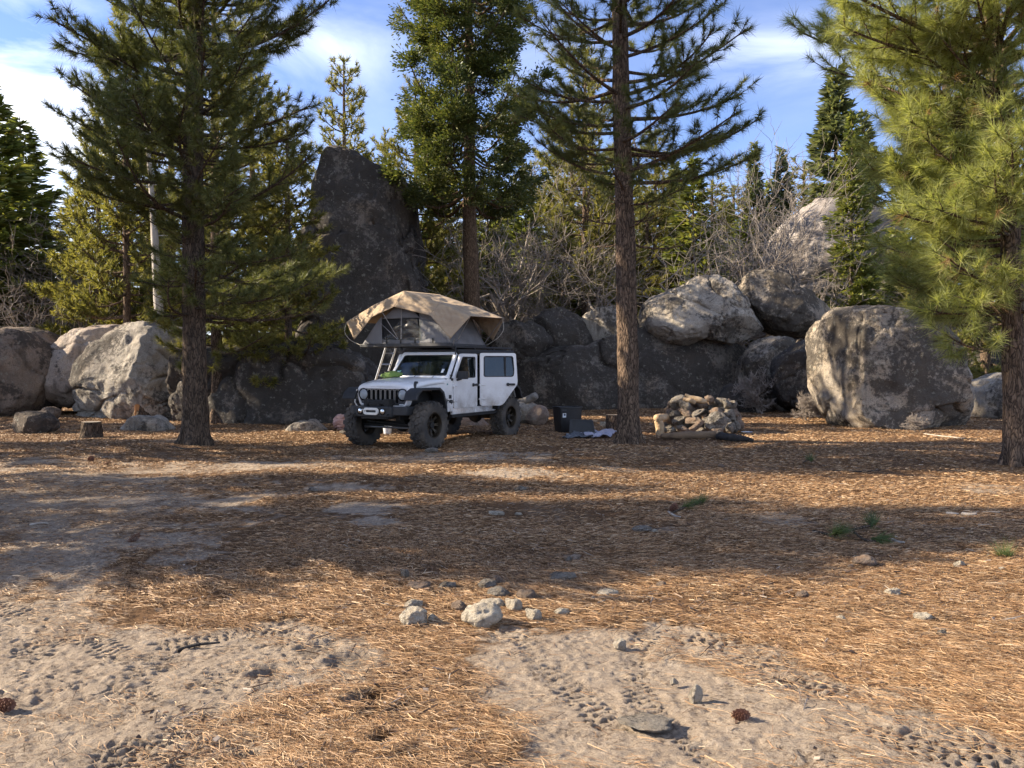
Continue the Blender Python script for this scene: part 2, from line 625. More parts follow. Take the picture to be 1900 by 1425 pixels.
def poly_sdf(P, poly):
    """positive inside"""
    d = np.full(len(P), 1e9)
    ins = np.zeros(len(P), bool)
    q = np.array(poly)
    for a, b in zip(q, np.roll(q, -1, 0)):
        e = b - a
        w = P - a
        t = np.clip((w @ e) / (e @ e), 0, 1)
        d = np.minimum(d, np.linalg.norm(w - t[:, None] * e, axis=1))
        c = (a[1] <= P[:, 1]) != (b[1] <= P[:, 1])
        xx = a[0] + (P[:, 1] - a[1]) / (e[1] if abs(e[1]) > 1e-9 else 1e-9) * e[0]
        ins ^= c & (P[:, 0] < xx)
    return np.where(ins, d, -d)


# tyre tracks pressed into the sand: (points of the photograph along the rut, half width m, depth m, lug length m)
TRACKS = [
    ([(1225, 1150), (1180, 1195), (1172, 1245), (1195, 1290), (1245, 1345), (1330, 1420)], .085, .024, .075),
    ([(1270, 1170), (1350, 1185), (1430, 1225), (1490, 1262), (1560, 1290), (1640, 1310), (1720, 1355), (1800, 1395), (1930, 1440)], .13, .030, .085),
    ([(1430, 1240), (1530, 1310), (1640, 1370), (1760, 1420), (1900, 1470)], .10, .022, .08),
    ([(935, 1165), (985, 1190), (1035, 1245), (1080, 1290), (1140, 1340)], .10, .022, .08),
    ([(-60, 1100), (40, 1130), (120, 1150), (220, 1200)], .11, .018, .07),
    ([(-40, 1250), (60, 1200), (120, 1140), (150, 1050), (170, 990)], .12, .018, .08),
    ([(150, 1440), (190, 1330), (260, 1250), (300, 1200)], .12, .022, .07),
    ([(180, 1265), (290, 1300), (380, 1350), (450, 1400)], .12, .024, .07),
    ([(60, 1300), (180, 1360), (320, 1420)], .12, .018, .065),
    ([(420, 1225), (350, 1300), (240, 1380), (150, 1450)], .11, .016, .07),
    ([(300, 1185), (420, 1165), (520, 1158), (620, 1185), (665, 1235)], .09, .022, .07),
    ([(0, 1090), (60, 1030), (100, 960)], .11, .016, .08),
]


def _catmull(p, n=10):
    p = np.array(p, float)
    p = np.vstack([2 * p[0] - p[1], p, 2 * p[-1] - p[-2]])
    o = []
    for i in range(1, len(p) - 2):
        for t in np.linspace(0, 1, n, endpoint=False):
            o.append(.5 * ((2 * p[i]) + (p[i + 1] - p[i - 1]) * t + (2 * p[i - 1] - 5 * p[i] + 4 * p[i + 1] - p[i + 2]) * t * t
                           + (3 * p[i] - p[i - 1] - 3 * p[i + 1] + p[i + 2]) * t ** 3))
    o.append(p[-2])
    return np.array(o)


_trk = [(_catmull([G(*p) for p in pts], 3), hw) for (pts, hw, dep, lug) in TRACKS]


def sand_mask(P):
    s = np.zeros(len(P))
    near = (P[:, 1] > 2) & (P[:, 1] < 34) & (np.abs(P[:, 0]) < 24)
    Q = P[near]
    n = fbm(Q * 2.2, 4, 3) * .15
    n2 = fbm(Q * 9, 3, 5) * .12
    v = np.zeros(len(Q))
    for q_, poly in enumerate(SAND_POLYS):
        if q_ == 2:
            e_ = poly_sdf(Q, poly) + n * 5 + n2 * 2.5
            v = np.maximum(v, (.62 + .8 * n + .9 * n2) * sstep(-1.1, 1.0, e_))
        else:
            v = np.maximum(v, sstep(-.26, .30, poly_sdf(Q, poly) + n * 1.2 + n2))
    v = np.clip(v, 0, 1)
    for (x, y, rx, ry, am) in _spots:
        r = np.sqrt(((Q[:, 0] - x) / rx) ** 2 + ((Q[:, 1] - y) / ry) ** 2)
        v = np.maximum(v, am * sstep(1.25, .45, r + n * 1.6 + n2 * 2))
    for (cv, hw) in _trk:
        idx = np.where(((Q > cv.min(0) - .4) & (Q < cv.max(0) + .4)).all(1))[0]
        if len(idx):
            dd = np.min([np.linalg.norm(Q[idx] - (a_ + (b_ - a_) * np.clip(((Q[idx] - a_) @ (b_ - a_)) / ((b_ - a_) @ (b_ - a_)), 0, 1)[:, None]), axis=1) for a_, b_ in zip(cv[:-1], cv[1:])], axis=0)
            v[idx] = np.maximum(v[idx], .85 * sstep(hw * 2.6, hw * .6, dd + n2[idx] * .8 + n[idx] * .6))
    s[near] = v
    s = np.maximum(s, .35 * sstep(.35, .9, fbm(P * .6, 3, 9)))
    return s


_tracks = []
for (pts, hw, dep, lug) in TRACKS:
    _tracks.append((_catmull([G(*p) for p in pts], 5), hw, dep, lug))
PITS = [(680, 1300, .13, .09), (712, 1390, .10, .07), (500, 1235, .12, .03), (650, 1220, .16, .03), (790, 1152, .06, .05),
        (1060, 1030, .10, .03), (590, 1190, .14, .02)]
_pits = [(*G(a, b), r, d) for (a, b, r, d) in PITS]


def height(P, detail=True):
    """ground height; also returns where churn and painted pit shade darken the sand"""
    h = .05 * vnoise(P * .4, 21) + .022 * vnoise(P * 1.3, 22)
    h *= sstep(1.5, 4, np.abs(P[:, 1]) + 0 * P[:, 0])
    ch = np.zeros(len(P))
    if not detail:
        return h
    near = (P[:, 1] > 2.4) & (P[:, 1] < 13) & (np.abs(P[:, 0]) < 9)
    Q = P[near]
    s = sand_mask(Q)
    lump = fbm(Q * 7, 4, 31)
    fine = fbm(Q * 26, 2, 41)
    k = .005 * lump + .0035 * fine
    patch = sstep(-.1, .7, fbm(Q * 1.6, 3, 55))
    pit = sstep(.26, .5, fbm(Q * np.array([21., 30.]), 2, 61)) * (.08 + .75 * patch ** 2)
    pit2 = sstep(.34, .6, fbm(Q * np.array([40., 52.]), 1, 63)) * (.12 + .7 * patch)
    k += s * (.0028 * fine - .014 * pit - .008 * pit2)
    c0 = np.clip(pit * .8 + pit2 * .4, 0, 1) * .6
    k += (1 - s) * (.012 + .012 * fbm(Q * 3.2, 3, 71))
    c = c0
    for (cv, hw, dep, lug) in _tracks:
        lo, hi = cv.min(0) - .4, cv.max(0) + .4
        idx = np.where(((Q > lo) & (Q < hi)).all(1))[0]
        if len(idx) == 0:
            continue
        q = Q[idx]
        best = np.full(len(q), 1e9)
        ss = np.zeros(len(q))
        tt = np.zeros(len(q))
        s0 = 0
        for a, b in zip(cv[:-1], cv[1:]):
            e = b - a
            L = np.linalg.norm(e)
            e = e / L
            w = q - a
            u = np.clip(w @ e, 0, L)
            dv = w - u[:, None] * e
            d = np.linalg.norm(dv, axis=1)
            m = d < best
            best = np.where(m, d, best)
            ss = np.where(m, s0 + u, ss)
            tt = np.where(m, e[0] * w[:, 1] - e[1] * w[:, 0], tt)
            s0 += L
        inside = sstep(hw * 1.2, hw * .75, best + .02 * vnoise(q * 13, 72))
        # tread blocks leave pits with crumbled rims, staggered left and right
        wob = vnoise(q * 8, 77) * .9
        at_ = np.abs(tt) / hw
        ph = 2 * math.pi * ss / (lug * .8) + np.sign(tt) * at_ * 1.6 + wob + np.where(at_ < .5, math.pi, 0)
        blk = sstep(.42, .72, np.sin(ph) + .55 * vnoise(q * 26, 78)) * sstep(.10, .30, np.abs(np.sin(2 * math.pi * at_)) + .25 * vnoise(q * 17, 75))
        weak = sstep(-.6, .3, vnoise(q * 2.1, 79)) * sstep(-.7, -.1, vnoise(q * 5.5, 76) + .1)
        k[idx] += inside * (-dep * 1.25 * blk * weak - dep * .12 + dep * .10 * fbm(q * 22, 2, 74)) + sstep(hw * .8, hw * 1.05, best) * sstep(hw * 1.7, hw * 1.1, best) * dep * .12 * (.6 + .6 * fbm(q * 14, 2, 73))
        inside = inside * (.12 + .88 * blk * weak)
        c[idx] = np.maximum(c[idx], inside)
    for (x, y, r, d) in _pits:
        rr = np.hypot(Q[:, 0] - x, Q[:, 1] - y) / r + .25 * vnoise(Q * 14, 81)
        k += -d * sstep(1, .5, rr) + d * .25 * sstep(1.6, 1.15, rr) * sstep(.8, 1.1, rr)
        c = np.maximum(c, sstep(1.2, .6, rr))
    h[near] += k
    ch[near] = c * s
    return h, ch


def hz(x, y):
    return float(height(np.array([[x, y]], float), False)[0])


def axis_grid(lo, hi, step, far, g):
    mid = list(np.arange(lo, hi + step / 2, step))
    s, x, up = step, mid[-1], []
    while x < far:
        s *= g
        x += s
        up.append(x)
    s, x, dn = step, mid[0], []
    while x > -far:
        s *= g * 1.04
        x -= s
        dn.append(x)
    return np.array(dn[::-1] + mid + up)


gx = axis_grid(-4.3, 4.6, .0105, 700, 1.06)
gy = axis_grid(2.95, 6.3, .0105, 700, 1.024)
XX, YY = np.meshgrid(gx, gy)
GP = np.stack([XX.ravel(), YY.ravel()], 1)
gh, gch = height(GP)
gs = sand_mask(GP)
nx, ny = len(gx), len(gy)
ii = np.arange(nx * ny).reshape(ny, nx)
gq = np.stack([ii[:-1, :-1].ravel(), ii[:-1, 1:].ravel(), ii[1:, 1:].ravel(), ii[1:, :-1].ravel()], 1)
gme = mk_mesh('ground', np.column_stack([GP, gh]), [gq], True)
for nm, arr in (('sand', gs), ('churn_shade', gch)):
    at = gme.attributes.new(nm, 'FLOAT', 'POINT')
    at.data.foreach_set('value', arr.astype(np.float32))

m, nt, b = new_mat('ground_duff_and_sand')
v = coords(nt, rnd=False)
aS = nd(nt, 'ShaderNodeAttribute', attribute_name='sand')
aC = nd(nt, 'ShaderNodeAttribute', attribute_name='churn_shade')
n_big = nd(nt, 'ShaderNodeTexNoise', {'Vector': v}, Scale=.8, Detail=6)
n_mid = nd(nt, 'ShaderNodeTexNoise', {'Vector': v}, Scale=9, Detail=8, Roughness=.7)
n_fin = nd(nt, 'ShaderNodeTexNoise', {'Vector': v}, Scale=110, Detail=4, Roughness=.8)
sandc = ramp(nt, n_mid.outputs['Fac'], [(.3, (.31, .245, .185)), (.55, (.435, .35, .265)), (.75, (.53, .44, .34))])
sandc = mixc(nt, .9, sandc, ramp(nt, n_fin.outputs['Fac'], [(.3, (.55, .53, .5)), (.55, (1, 1, 1)), (.75, (1.3, 1.28, 1.25))]), 'MULTIPLY')
sandc = mixc(nt, _math(nt, 'MULTIPLY', aC.outputs['Fac'], .7), sandc, (.155, .130, .105))  # greyer churned soil, with tread and pit shade painted into the colour
n_bit = nd(nt, 'ShaderNodeTexNoise', {'Vector': v}, Scale=38, Detail=5, Roughness=.7)
n_bit2 = nd(nt, 'ShaderNodeTexNoise', {'Vector': v}, Scale=3.2, Detail=6, Roughness=.65)
bits = _math(nt, 'ADD', n_bit.outputs['Fac'], _math(nt, 'MULTIPLY', _math(nt, 'SUBTRACT', n_bit2.outputs['Fac'], .5), .55))
sandc = mixc(nt, ramp(nt, bits, [(.54, (0, 0, 0)), (.66, (.8, .8, .8))]), sandc, (.11, .080, .058))
# fallen needles: two crossing fields of long streaks
needs = []
for rz, sc in ((.35, 1), (-.5, 1.3), (1.3, 1.15)):
    mp = nd(nt, 'ShaderNodeMapping', Scale=(7 * sc, 95 * sc, 1), Rotation=(0, 0, rz))
    nt.links.new(v, mp.inputs[0])
    t = nd(nt, 'ShaderNodeTexNoise', {'Vector': mp.outputs[0]}, Scale=1.0, Detail=5, Roughness=.7, Distortion=.7)
    needs.append(t.outputs['Fac'])
nf = _math(nt, 'MAXIMUM', _math(nt, 'MAXIMUM', needs[0], needs[1]), needs[2])
duff = ramp(nt, nf, [(.46, (.055, .032, .018)), (.58, (.18, .105, .055)), (.70, (.33, .205, .115)), (.82, (.44, .29, .17))])
duff = mixc(nt, .6, duff, ramp(nt, n_big.outputs['Fac'], [(.3, (.72, .68, .66)), (.7, (1.12, 1.1, 1.05))]), 'MULTIPLY')
# grit lets the two soak into each other
brk = _math(nt, 'ADD', aS.outputs['Fac'], _math(nt, 'MULTIPLY', _math(nt, 'SUBTRACT', n_mid.outputs['Fac'], .5), .9))
brk = ramp(nt, brk, [(.30, (0, 0, 0)), (.70, (1, 1, 1))])
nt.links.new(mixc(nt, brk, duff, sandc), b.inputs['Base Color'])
b.inputs['Roughness'].default_value = .96
b.inputs['Specular IOR Level'].default_value = .12
hh = _math(nt, 'ADD', _math(nt, 'MULTIPLY', n_fin.outputs['Fac'], .35), _math(nt, 'ADD', n_mid.outputs['Fac'], _math(nt, 'MULTIPLY', nf, .5)))
bp = nd(nt, 'ShaderNodeBump', {'Height': hh}, Strength=1.0, Distance=.035)
nt.links.new(bp.outputs[0], b.inputs['Normal'])
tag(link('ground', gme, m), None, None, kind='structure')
M['ground'] = m

# ------------------------------------------------------------------ fallen needles lying on the ground (nobody could count them)
rng = np.random.default_rng(11)
NL = 1700000
d = 2.7 * (31.0 / 2.7) ** (rng.random(NL) ** 1.35)
x = (rng.random(NL) * 2 - 1) * .70 * d
P = np.stack([x, d], 1)
s = sand_mask(P)
thin = .30 + 1.05 * fbm(P * 1.25, 4, 91)
keep = rng.random(NL) < np.clip((1 - s) ** 1.3 * (.55 + .6 * thin) + .004 + .022 * (fbm(P * 1.1, 3, 92) > .28), 0, 1)
P, d, s = P[keep], d[keep], s[keep]
n = len(P)
flow = -.42 + .75 * fbm(P * .45, 2, 95)
ang = flow + rng.normal(0, .55, n) + (rng.random(n) < .15) * rng.normal(0, 1.2, n)
far_k = np.maximum(d / 5.0, 1.0)
L = rng.uniform(.045, .145, n) * np.where(d > 6.5, .7, 1)
wd = rng.uniform(.0007, .0013, n) * np.maximum(d / 5.0, .9)
hP, _ = height(P)
u = np.stack([np.cos(ang), np.sin(ang)], 1)
w2 = np.stack([-u[:, 1], u[:, 0]], 1)
z0 = hP + rng.uniform(.001, .018, n)
tilt = rng.normal(0, .045, n)
bend = rng.normal(0, .15, n) * L
a = np.column_stack([P - u * (L / 2)[:, None], z0 - tilt * L])
mid = np.column_stack([P + w2 * bend[:, None], z0 + rng.uniform(.0, .008, n)])
e = np.column_stack([P + u * (L / 2)[:, None], z0 + tilt * L])
wv = np.column_stack([w2 * wd[:, None], rng.normal(0, .6, n) * wd])
V = np.stack([a - wv, a + wv, mid + wv, mid - wv, e], 1).reshape(-1, 3)
k = np.arange(n)[:, None] * 5
lme = mk_mesh('pine_needle_litter', V, [k + np.array([[0, 1, 2, 3]]), k + np.array([[3, 2, 4]])])
mm, nt, b = new_mat('fallen_needles')
geo = nd(nt, 'ShaderNodeNewGeometry')
c = ramp(nt, geo.outputs['Random Per Island'], [(.0, (.085, .045, .023)), (.3, (.24, .130, .060)), (.62, (.39, .235, .115)), (.86, (.47, .31, .17)), (1, (.54, .41, .27))])
nt.links.new(c, b.inputs['Base Color'])
b.inputs['Roughness'].default_value = .6
b.inputs['Specular IOR Level'].default_value = .3
tag(link('pine_needle_litter', lme, mm), 'dry orange pine needles fallen over the clearing', 'pine needles', kind='stuff')
del V, a, mid, e, wv, XX, YY, GP

# bark flakes, twig ends and cone scales strewn among the needles
NB = 14000
d = 2.8 * (17.0 / 2.8) ** (rng.random(NB) ** .95)
P = np.stack([(rng.random(NB) * 2 - 1) * .68 * d, d], 1)
keep = fbm(P * .8, 3, 97) + rng.normal(0, .35, NB) - 1.3 * sand_mask(P) > -.05
P = P[keep]
n = len(P)
ang = rng.uniform(0, 6.28, n)
tw_ = rng.random(n) < .45
L = np.where(tw_, rng.uniform(.02, .075, n), rng.uniform(.005, .014, n))
wd = np.where(tw_, rng.uniform(.0013, .0026, n), L * rng.uniform(.3, .8, n))
u = np.stack([np.cos(ang), np.sin(ang)], 1)
w2 = np.stack([-u[:, 1], u[:, 0]], 1)
z0 = height(P)[0] + rng.uniform(.006, .02, n)
t1, t2 = rng.normal(0, .18, n) * L, rng.normal(0, .5, n) * wd
V = np.stack([np.column_stack([P - u * L[:, None] - w2 * wd[:, None] * .7, z0 - t1 - t2]), np.column_stack([P + u * L[:, None] - w2 * wd[:, None], z0 + t1 - t2]),
              np.column_stack([P + u * L[:, None] * .8 + w2 * wd[:, None], z0 + t1 + t2]), np.column_stack([P - u * L[:, None] + w2 * wd[:, None], z0 - t1 + t2])], 1)
V = np.concatenate([V, V - [0, 0, .004]], 1).reshape(-1, 3)
k = np.arange(n)[:, None] * 8
FB = [(0, 1, 2, 3), (7, 6, 5, 4), (0, 4, 5, 1), (1, 5, 6, 2), (2, 6, 7, 3), (3, 7, 4, 0)]
bme = mk_mesh('bark_litter', V, [k + np.array([f_]) for f_ in FB])
mm, nt, b = new_mat('bark_flakes')
geo = nd(nt, 'ShaderNodeNewGeometry')
nt.links.new(ramp(nt, geo.outputs['Random Per Island'], [(.0, (.045, .028, .020)), (.45, (.13, .075, .045)), (.8, (.26, .19, .14)), (1, (.42, .36, .29))]), b.inputs['Base Color'])
b.inputs['Roughness'].default_value = .9
tag(link('bark_litter', bme, mm), 'bark flakes and twig ends strewn among the fallen needles', 'litter', kind='stuff')

# ------------------------------------------------------------------ boulders
import bmesh
_ico = {}


def ico(sub):
    if sub not in _ico:
        bm = bmesh.new()
        bmesh.ops.create_icosphere(bm, subdivisions=sub, radius=1)
        v = np.array([q.co[:] for q in bm.verts])
        f = np.array([[q.index for q in t.verts] for t in bm.faces])
        bm.free()
        _ico[sub] = (v, f)
    return _ico[sub]


def boulder(name, outline, d, depth, mat, label, seed, rough=.06, sub=6, ex=.72, cuts=(), cat='boulder', lean=0.0, crack=0.03, cutn=8):
    """outline: photo points of the silhouette; d: depth of its middle; depth: half thickness along the view"""
    q = np.array([W(px, py, d) for px, py in outline])[:, [0, 2]]
    c = (q.min(0) + q.max(0)) / 2
    r = q - c
    th = np.arctan2(r[:, 1], r[:, 0])
    o = np.argsort(th)
    th, rad = th[o], np.linalg.norm(r, axis=1)[o]
    th = np.concatenate([th - 2 * math.pi, th, th + 2 * math.pi])
    rad = np.tile(rad, 3)
    v, f = ico(sub)
    t = np.arctan2(v[:, 2], v[:, 0])
    rho = np.hypot(v[:, 0], v[:, 2])
    ph = np.arctan2(v[:, 1], rho)
    R = np.interp(t, th, rad)
    av = rad.mean()
    front = np.abs(np.cos(ph)) ** ex
    # towards front and back the outline rounds off
    R = R * (1 - .35 * np.abs(np.sin(ph))) + av * .35 * np.abs(np.sin(ph))
    X = np.cos(t) * R * front
    Z = np.sin(t) * R * front
    Y = np.sign(np.sin(ph)) * np.abs(np.sin(ph)) ** ex * depth
    p = np.stack([X, Y + lean * Z, Z], 1)
    S = min(av, depth * 1.2)
    n = norm(np.stack([X / av ** 2, Y / depth ** 2, Z / av ** 2], 1))
    w = p / S
    big = fbm(w * 1.1 + seed * 3.1, 2, seed)
    medn = fbm(w * 3.2 + seed, 4, seed + 1)
    rid = 1 - np.abs(fbm(w * 1.7 + seed * 1.7 + .3 * medn[:, None], 3, seed + 2))
    fine = fbm(w * 14, 3, seed + 4)
    hgt = rough * 1.3 * big + rough * .62 * medn - crack * sstep(.93, 1.0, rid) + rough * .12 * fine
    p = p + n * (hgt * S)[:, None]
    rg = np.random.default_rng(seed * 7 + 1)
    for k in range(cutn):        # broken faces
        cn = norm(np.array([rg.normal(0, .75), -1 if k < cutn - 2 else 1, rg.normal(.1, .6)]))
        sup = (p @ cn).max()
        ex_ = p @ cn - sup * rg.uniform(.76, .93) - .05 * S * fbm(w * 1.8 + k, 3, seed + 20 + k)
        p = p - np.outer(np.maximum(ex_, 0) * .86, cn)
    for k in range(5):        # joints and cracks
        cn = norm(np.array([rg.normal(0, .6), rg.normal(0, .5), rg.normal(0, 1.0)]))
        dist = np.abs(p @ cn - rg.uniform(-.6, .6) * S + .16 * S * fbm(w * 1.3, 3, seed + 40 + k))
        gate = sstep(-.25, .15, vnoise(w * 1.1 + k * 5.3, seed + 60 + k))
        p = p - n * ((crack * 1.6 * np.exp(-(dist / (.014 * S)) ** 2) + crack * .7 * np.exp(-(dist / (.06 * S)) ** 2)) * S * gate)[:, None]
    p = p + n * ((.012 * fbm(w * 7, 4, seed + 80) * S))[:, None]
    for (cn, cd) in cuts:      # a broken-off face: everything beyond the plane is pressed back onto it
        cn = np.array(cn, float) / np.linalg.norm(cn)
        ex_ = p @ cn - cd * S - .05 * S * fbm(w * 2.5, 3, seed + 9)
        p = p - np.outer(np.maximum(ex_, 0) * .9, cn)
    base = p[:, 2].min()
    me = mk_mesh(name, p - np.array([0, 0, base]), [f], True)
    ob = link(name, me, mat, loc=(c[0], d, c[1] + base))
    return tag(ob, label, cat)


boulder('boulder', [(-110, 775), (-95, 740), (-80, 650), (-30, 610), (30, 607), (75, 620), (108, 660), (104, 715), (98, 750), (60, 785), (-40, 790)], 27, 2.2, M['granite_brown'],
        'dark brown shaded boulder at the far left edge of the clearing', 1)
boulder('boulder', [(75, 740), (82, 700), (110, 660), (140, 632), (185, 608), (232, 603), (258, 640), (215, 720), (140, 752)], 28, 2.0, M['granite_pink'],
        'pinkish boulder with orange sunlit top and shaded lower half, leaning on the grey one', 2)
boulder('boulder', [(146, 785), (148, 742), (160, 700), (175, 660), (200, 625), (235, 603), (270, 598), (300, 597), (340, 612), (372, 640), (385, 700),
                    (380, 785), (270, 800)], 26.3, 2.2, M['granite_lit'],
        'pale grey sunlit boulder with a diagonal crack behind the broken stump', 3, .045, sub=7, cuts=(((-.25, -.8, .5), .80),), crack=.05)
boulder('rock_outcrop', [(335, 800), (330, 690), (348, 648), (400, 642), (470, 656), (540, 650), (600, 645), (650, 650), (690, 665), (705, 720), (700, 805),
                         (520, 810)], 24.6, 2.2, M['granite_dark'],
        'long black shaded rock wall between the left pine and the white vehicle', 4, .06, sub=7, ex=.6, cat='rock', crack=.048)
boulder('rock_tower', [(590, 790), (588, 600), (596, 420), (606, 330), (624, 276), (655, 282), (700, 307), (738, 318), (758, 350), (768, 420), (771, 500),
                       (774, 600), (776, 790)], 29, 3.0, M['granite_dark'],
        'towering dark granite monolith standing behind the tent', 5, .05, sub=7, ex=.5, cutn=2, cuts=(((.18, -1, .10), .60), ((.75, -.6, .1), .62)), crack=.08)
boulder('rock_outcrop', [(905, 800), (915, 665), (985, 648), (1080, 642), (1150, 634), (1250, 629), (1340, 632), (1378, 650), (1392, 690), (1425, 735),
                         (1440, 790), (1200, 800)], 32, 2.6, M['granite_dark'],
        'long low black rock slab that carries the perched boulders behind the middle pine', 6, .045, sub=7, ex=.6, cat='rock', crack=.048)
boulder('boulder', [(905, 640), (925, 606), (970, 603), (1015, 618), (1028, 640), (1010, 655), (930, 658)], 31, 1.0, M['granite_dark'],
        'small dark boulder lying right of the tent on the slab', 7, cat='boulder', sub=5)
boulder('boulder', [(978, 612), (1000, 584), (1035, 571), (1065, 580), (1090, 610), (1102, 640), (1090, 652), (1010, 652), (985, 640)], 32, 1.1, M['granite_dark'],
        'dark pointed boulder with sunlit left edge on the slab left of the middle pine', 8, sub=5)
boulder('boulder', [(1072, 605), (1090, 580), (1125, 571), (1160, 578), (1185, 605), (1190, 640), (1120, 650), (1085, 640)], 32.4, 1.1, M['granite_lit'],
        'grey pitted boulder half hidden behind the middle pine trunk', 9, sub=5)
boulder('boulder', [(1187, 590), (1195, 568), (1235, 545), (1270, 530), (1300, 514), (1335, 522), (1370, 550), (1400, 590), (1413, 618), (1390, 630),
                    (1300, 630), (1215, 630), (1195, 615)], 31, 1.9, M['granite_lit'],
        'big rounded sunlit boulder perched on the dark slab right of the middle pine', 10, .06, 7)
boulder('boulder', [(1372, 540), (1380, 515), (1405, 505), (1440, 508), (1465, 540), (1500, 555), (1530, 575), (1532, 610), (1480, 625), (1430, 618), (1395, 590)],
        32, 1.6, M['granite_tan'], 'upright dark boulder with tan sunlit left cap wedged above the slab', 11, .06)
boulder('boulder', [(1375, 690), (1385, 655), (1420, 630), (1468, 626), (1475, 650), (1455, 700), (1420, 745), (1385, 740)], 29.5, 1.2, M['granite_tan'],
        'angular boulder with one bright sunlit face under the perched boulders', 12, .07)
boulder('boulder', [(1432, 700), (1460, 650), (1485, 632), (1515, 630), (1540, 680), (1540, 745), (1450, 750)], 28, 1.3, M['granite_dark'],
        'dark grey boulder tucked behind the left side of the large right boulder', 13, .07)
boulder('boulder', [(1564, 796), (1543, 767), (1520, 714), (1517, 661), (1511, 615), (1528, 592), (1564, 574), (1612, 568), (1650, 579), (1697, 595), (1737, 642), (1761, 690), (1776, 738), (1770, 786), (1697, 808), (1602, 808)], 22.4, 1.9, M['granite_tan'],
        'large blocky boulder with pale left flank standing right of the fire ring', 14, .035, 7, ex=.62, cutn=4, cuts=(((-.05, -1, .06), .72), ((-.93, -.3, .05), .80)))
boulder('rock_hill', [(1400, 760), (1425, 560), (1440, 470), (1455, 410), (1490, 375), (1540, 366), (1590, 385), (1640, 412), (1660, 470), (1690, 600), (1720, 760)],
        46, 5, M['granite_far'], 'huge pale grey rock dome in the background behind the young fir', 15, .05, cat='rock')
boulder('boulder', [(1788, 785), (1792, 720), (1840, 703), (1885, 701), (1935, 722), (1945, 785)], 26, 1.4, M['granite_lit'],
        'low grey flat topped boulder behind the right pine trunk', 16, .05)
boulder('boulder', [(1770, 730), (1785, 660), (1850, 640), (1960, 650), (1990, 730)], 31, 1.6, M['granite_dark'],
        'dark shaded boulder under the right pine foliage at the back', 17, .05, sub=5)
boulder('boulder', [(1330, 745), (1345, 718), (1375, 716), (1405, 740), (1440, 758), (1340, 760)], 28.5, .8, M['granite_dark'],
        'dark sloping rock at the foot of the slab behind the fire ring', 18, .06, sub=5)
boulder('stone', [(1424, 748), (1440, 733), (1465, 731), (1483, 746), (1470, 757), (1435, 756)], 29, .5, M['granite_lit'],
        'small grey stone lying before the dark boulders left of the large right boulder', 19, sub=5, cat='stone')
boulder('stone', [(1488, 752), (1500, 735), (1522, 728), (1535, 745), (1530, 762), (1498, 762)], 25.5, .5, M['granite_dark'],
        'small dark stone against the foot of the large right boulder', 20, sub=5, cat='stone')
boulder('stone', [(22, 790), (28, 768), (60, 765), (90, 769), (105, 782), (90, 803), (40, 810)], 19.8, .45, M['granite_brown'],
        'angular brown rock lying on the needles at the left', 21, .09, 5, cat='stone', cuts=(((-.6, -.7, .2), .7), ((0, -.1, 1), .62)))
boulder('stone', [(76, 770), (85, 759), (100, 757), (110, 766), (105, 776)], 23.5, .3, M['granite_brown'],
        'small brown rock just behind the angular brown rock', 22, sub=5, cat='stone')
boulder('stone', [(225, 794), (240, 783), (275, 777), (310, 784), (322, 795), (310, 806), (240, 806)], 20.6, .55, M['granite_lit'],
        'flat half buried grey rock left of the left pine trunk', 23, .05, 5, cat='stone')
boulder('stone', [(530, 803), (540, 789), (565, 784), (590, 787), (605, 798), (600, 810), (540, 812)], 20, .55, M['granite_lit'],
        'low rounded grey rock left of the white vehicle', 24, .05, 5, cat='stone')
boulder('stone', [(975, 776), (985, 762), (1010, 756), (1018, 768), (1010, 784), (980, 784)], 23, .5, M['stone_brown'],
        'sandy brown rock behind the rear wheel of the vehicle', 25, .08, 5, cat='stone')
boulder('stone', [(820, 790), (840, 779), (870, 777), (905, 784), (915, 800), (830, 800)], 22.5, .5, M['stone_brown'],
        'tan rock seen under the vehicle between its wheels', 26, .09, 5, cat='stone')
# ------------------------------------------------------------------ trees
def tubes(P, R, sides):
    """P (B,n,3) polylines, R (B,n) radii -> verts, quads"""
    B, n, _ = P.shape
    T = norm(np.gradient(P, axis=1))
    ref = np.where(np.abs(T[..., 2:3]) > .92, np.array([1., 0, 0]), np.array([0, 0, 1.]))
    A = norm(np.cross(T, ref))
    D = np.cross(T, A)
    an = 2 * math.pi * np.arange(sides) / sides
    V = P[:, :, None, :] + R[:, :, None, None] * (np.cos(an)[:, None] * A[:, :, None, :] + np.sin(an)[:, None] * D[:, :, None, :])
    idx = np.arange(B * n * sides).reshape(B, n, sides)
    q = np.stack([idx[:, :-1], np.roll(idx[:, :-1], -1, 2), np.roll(idx[:, 1:], -1, 2), idx[:, 1:]], -1).reshape(-1, 4)
    return V.reshape(-1, 3), q


class Parts:
    def __init__(self):
        self.V, self.F, self.n = [], [], 0

    def add(self, v, f):
        self.V.append(v)
        self.F.append(np.asarray(f) + self.n)
        self.n += len(v)

    def mesh(self, name, smooth=True):
        by = {}
        for f in self.F:
            by.setdefault(f.shape[1], []).append(f)
        return mk_mesh(name, np.concatenate(self.V), [np.concatenate(x) for x in by.values()], smooth)


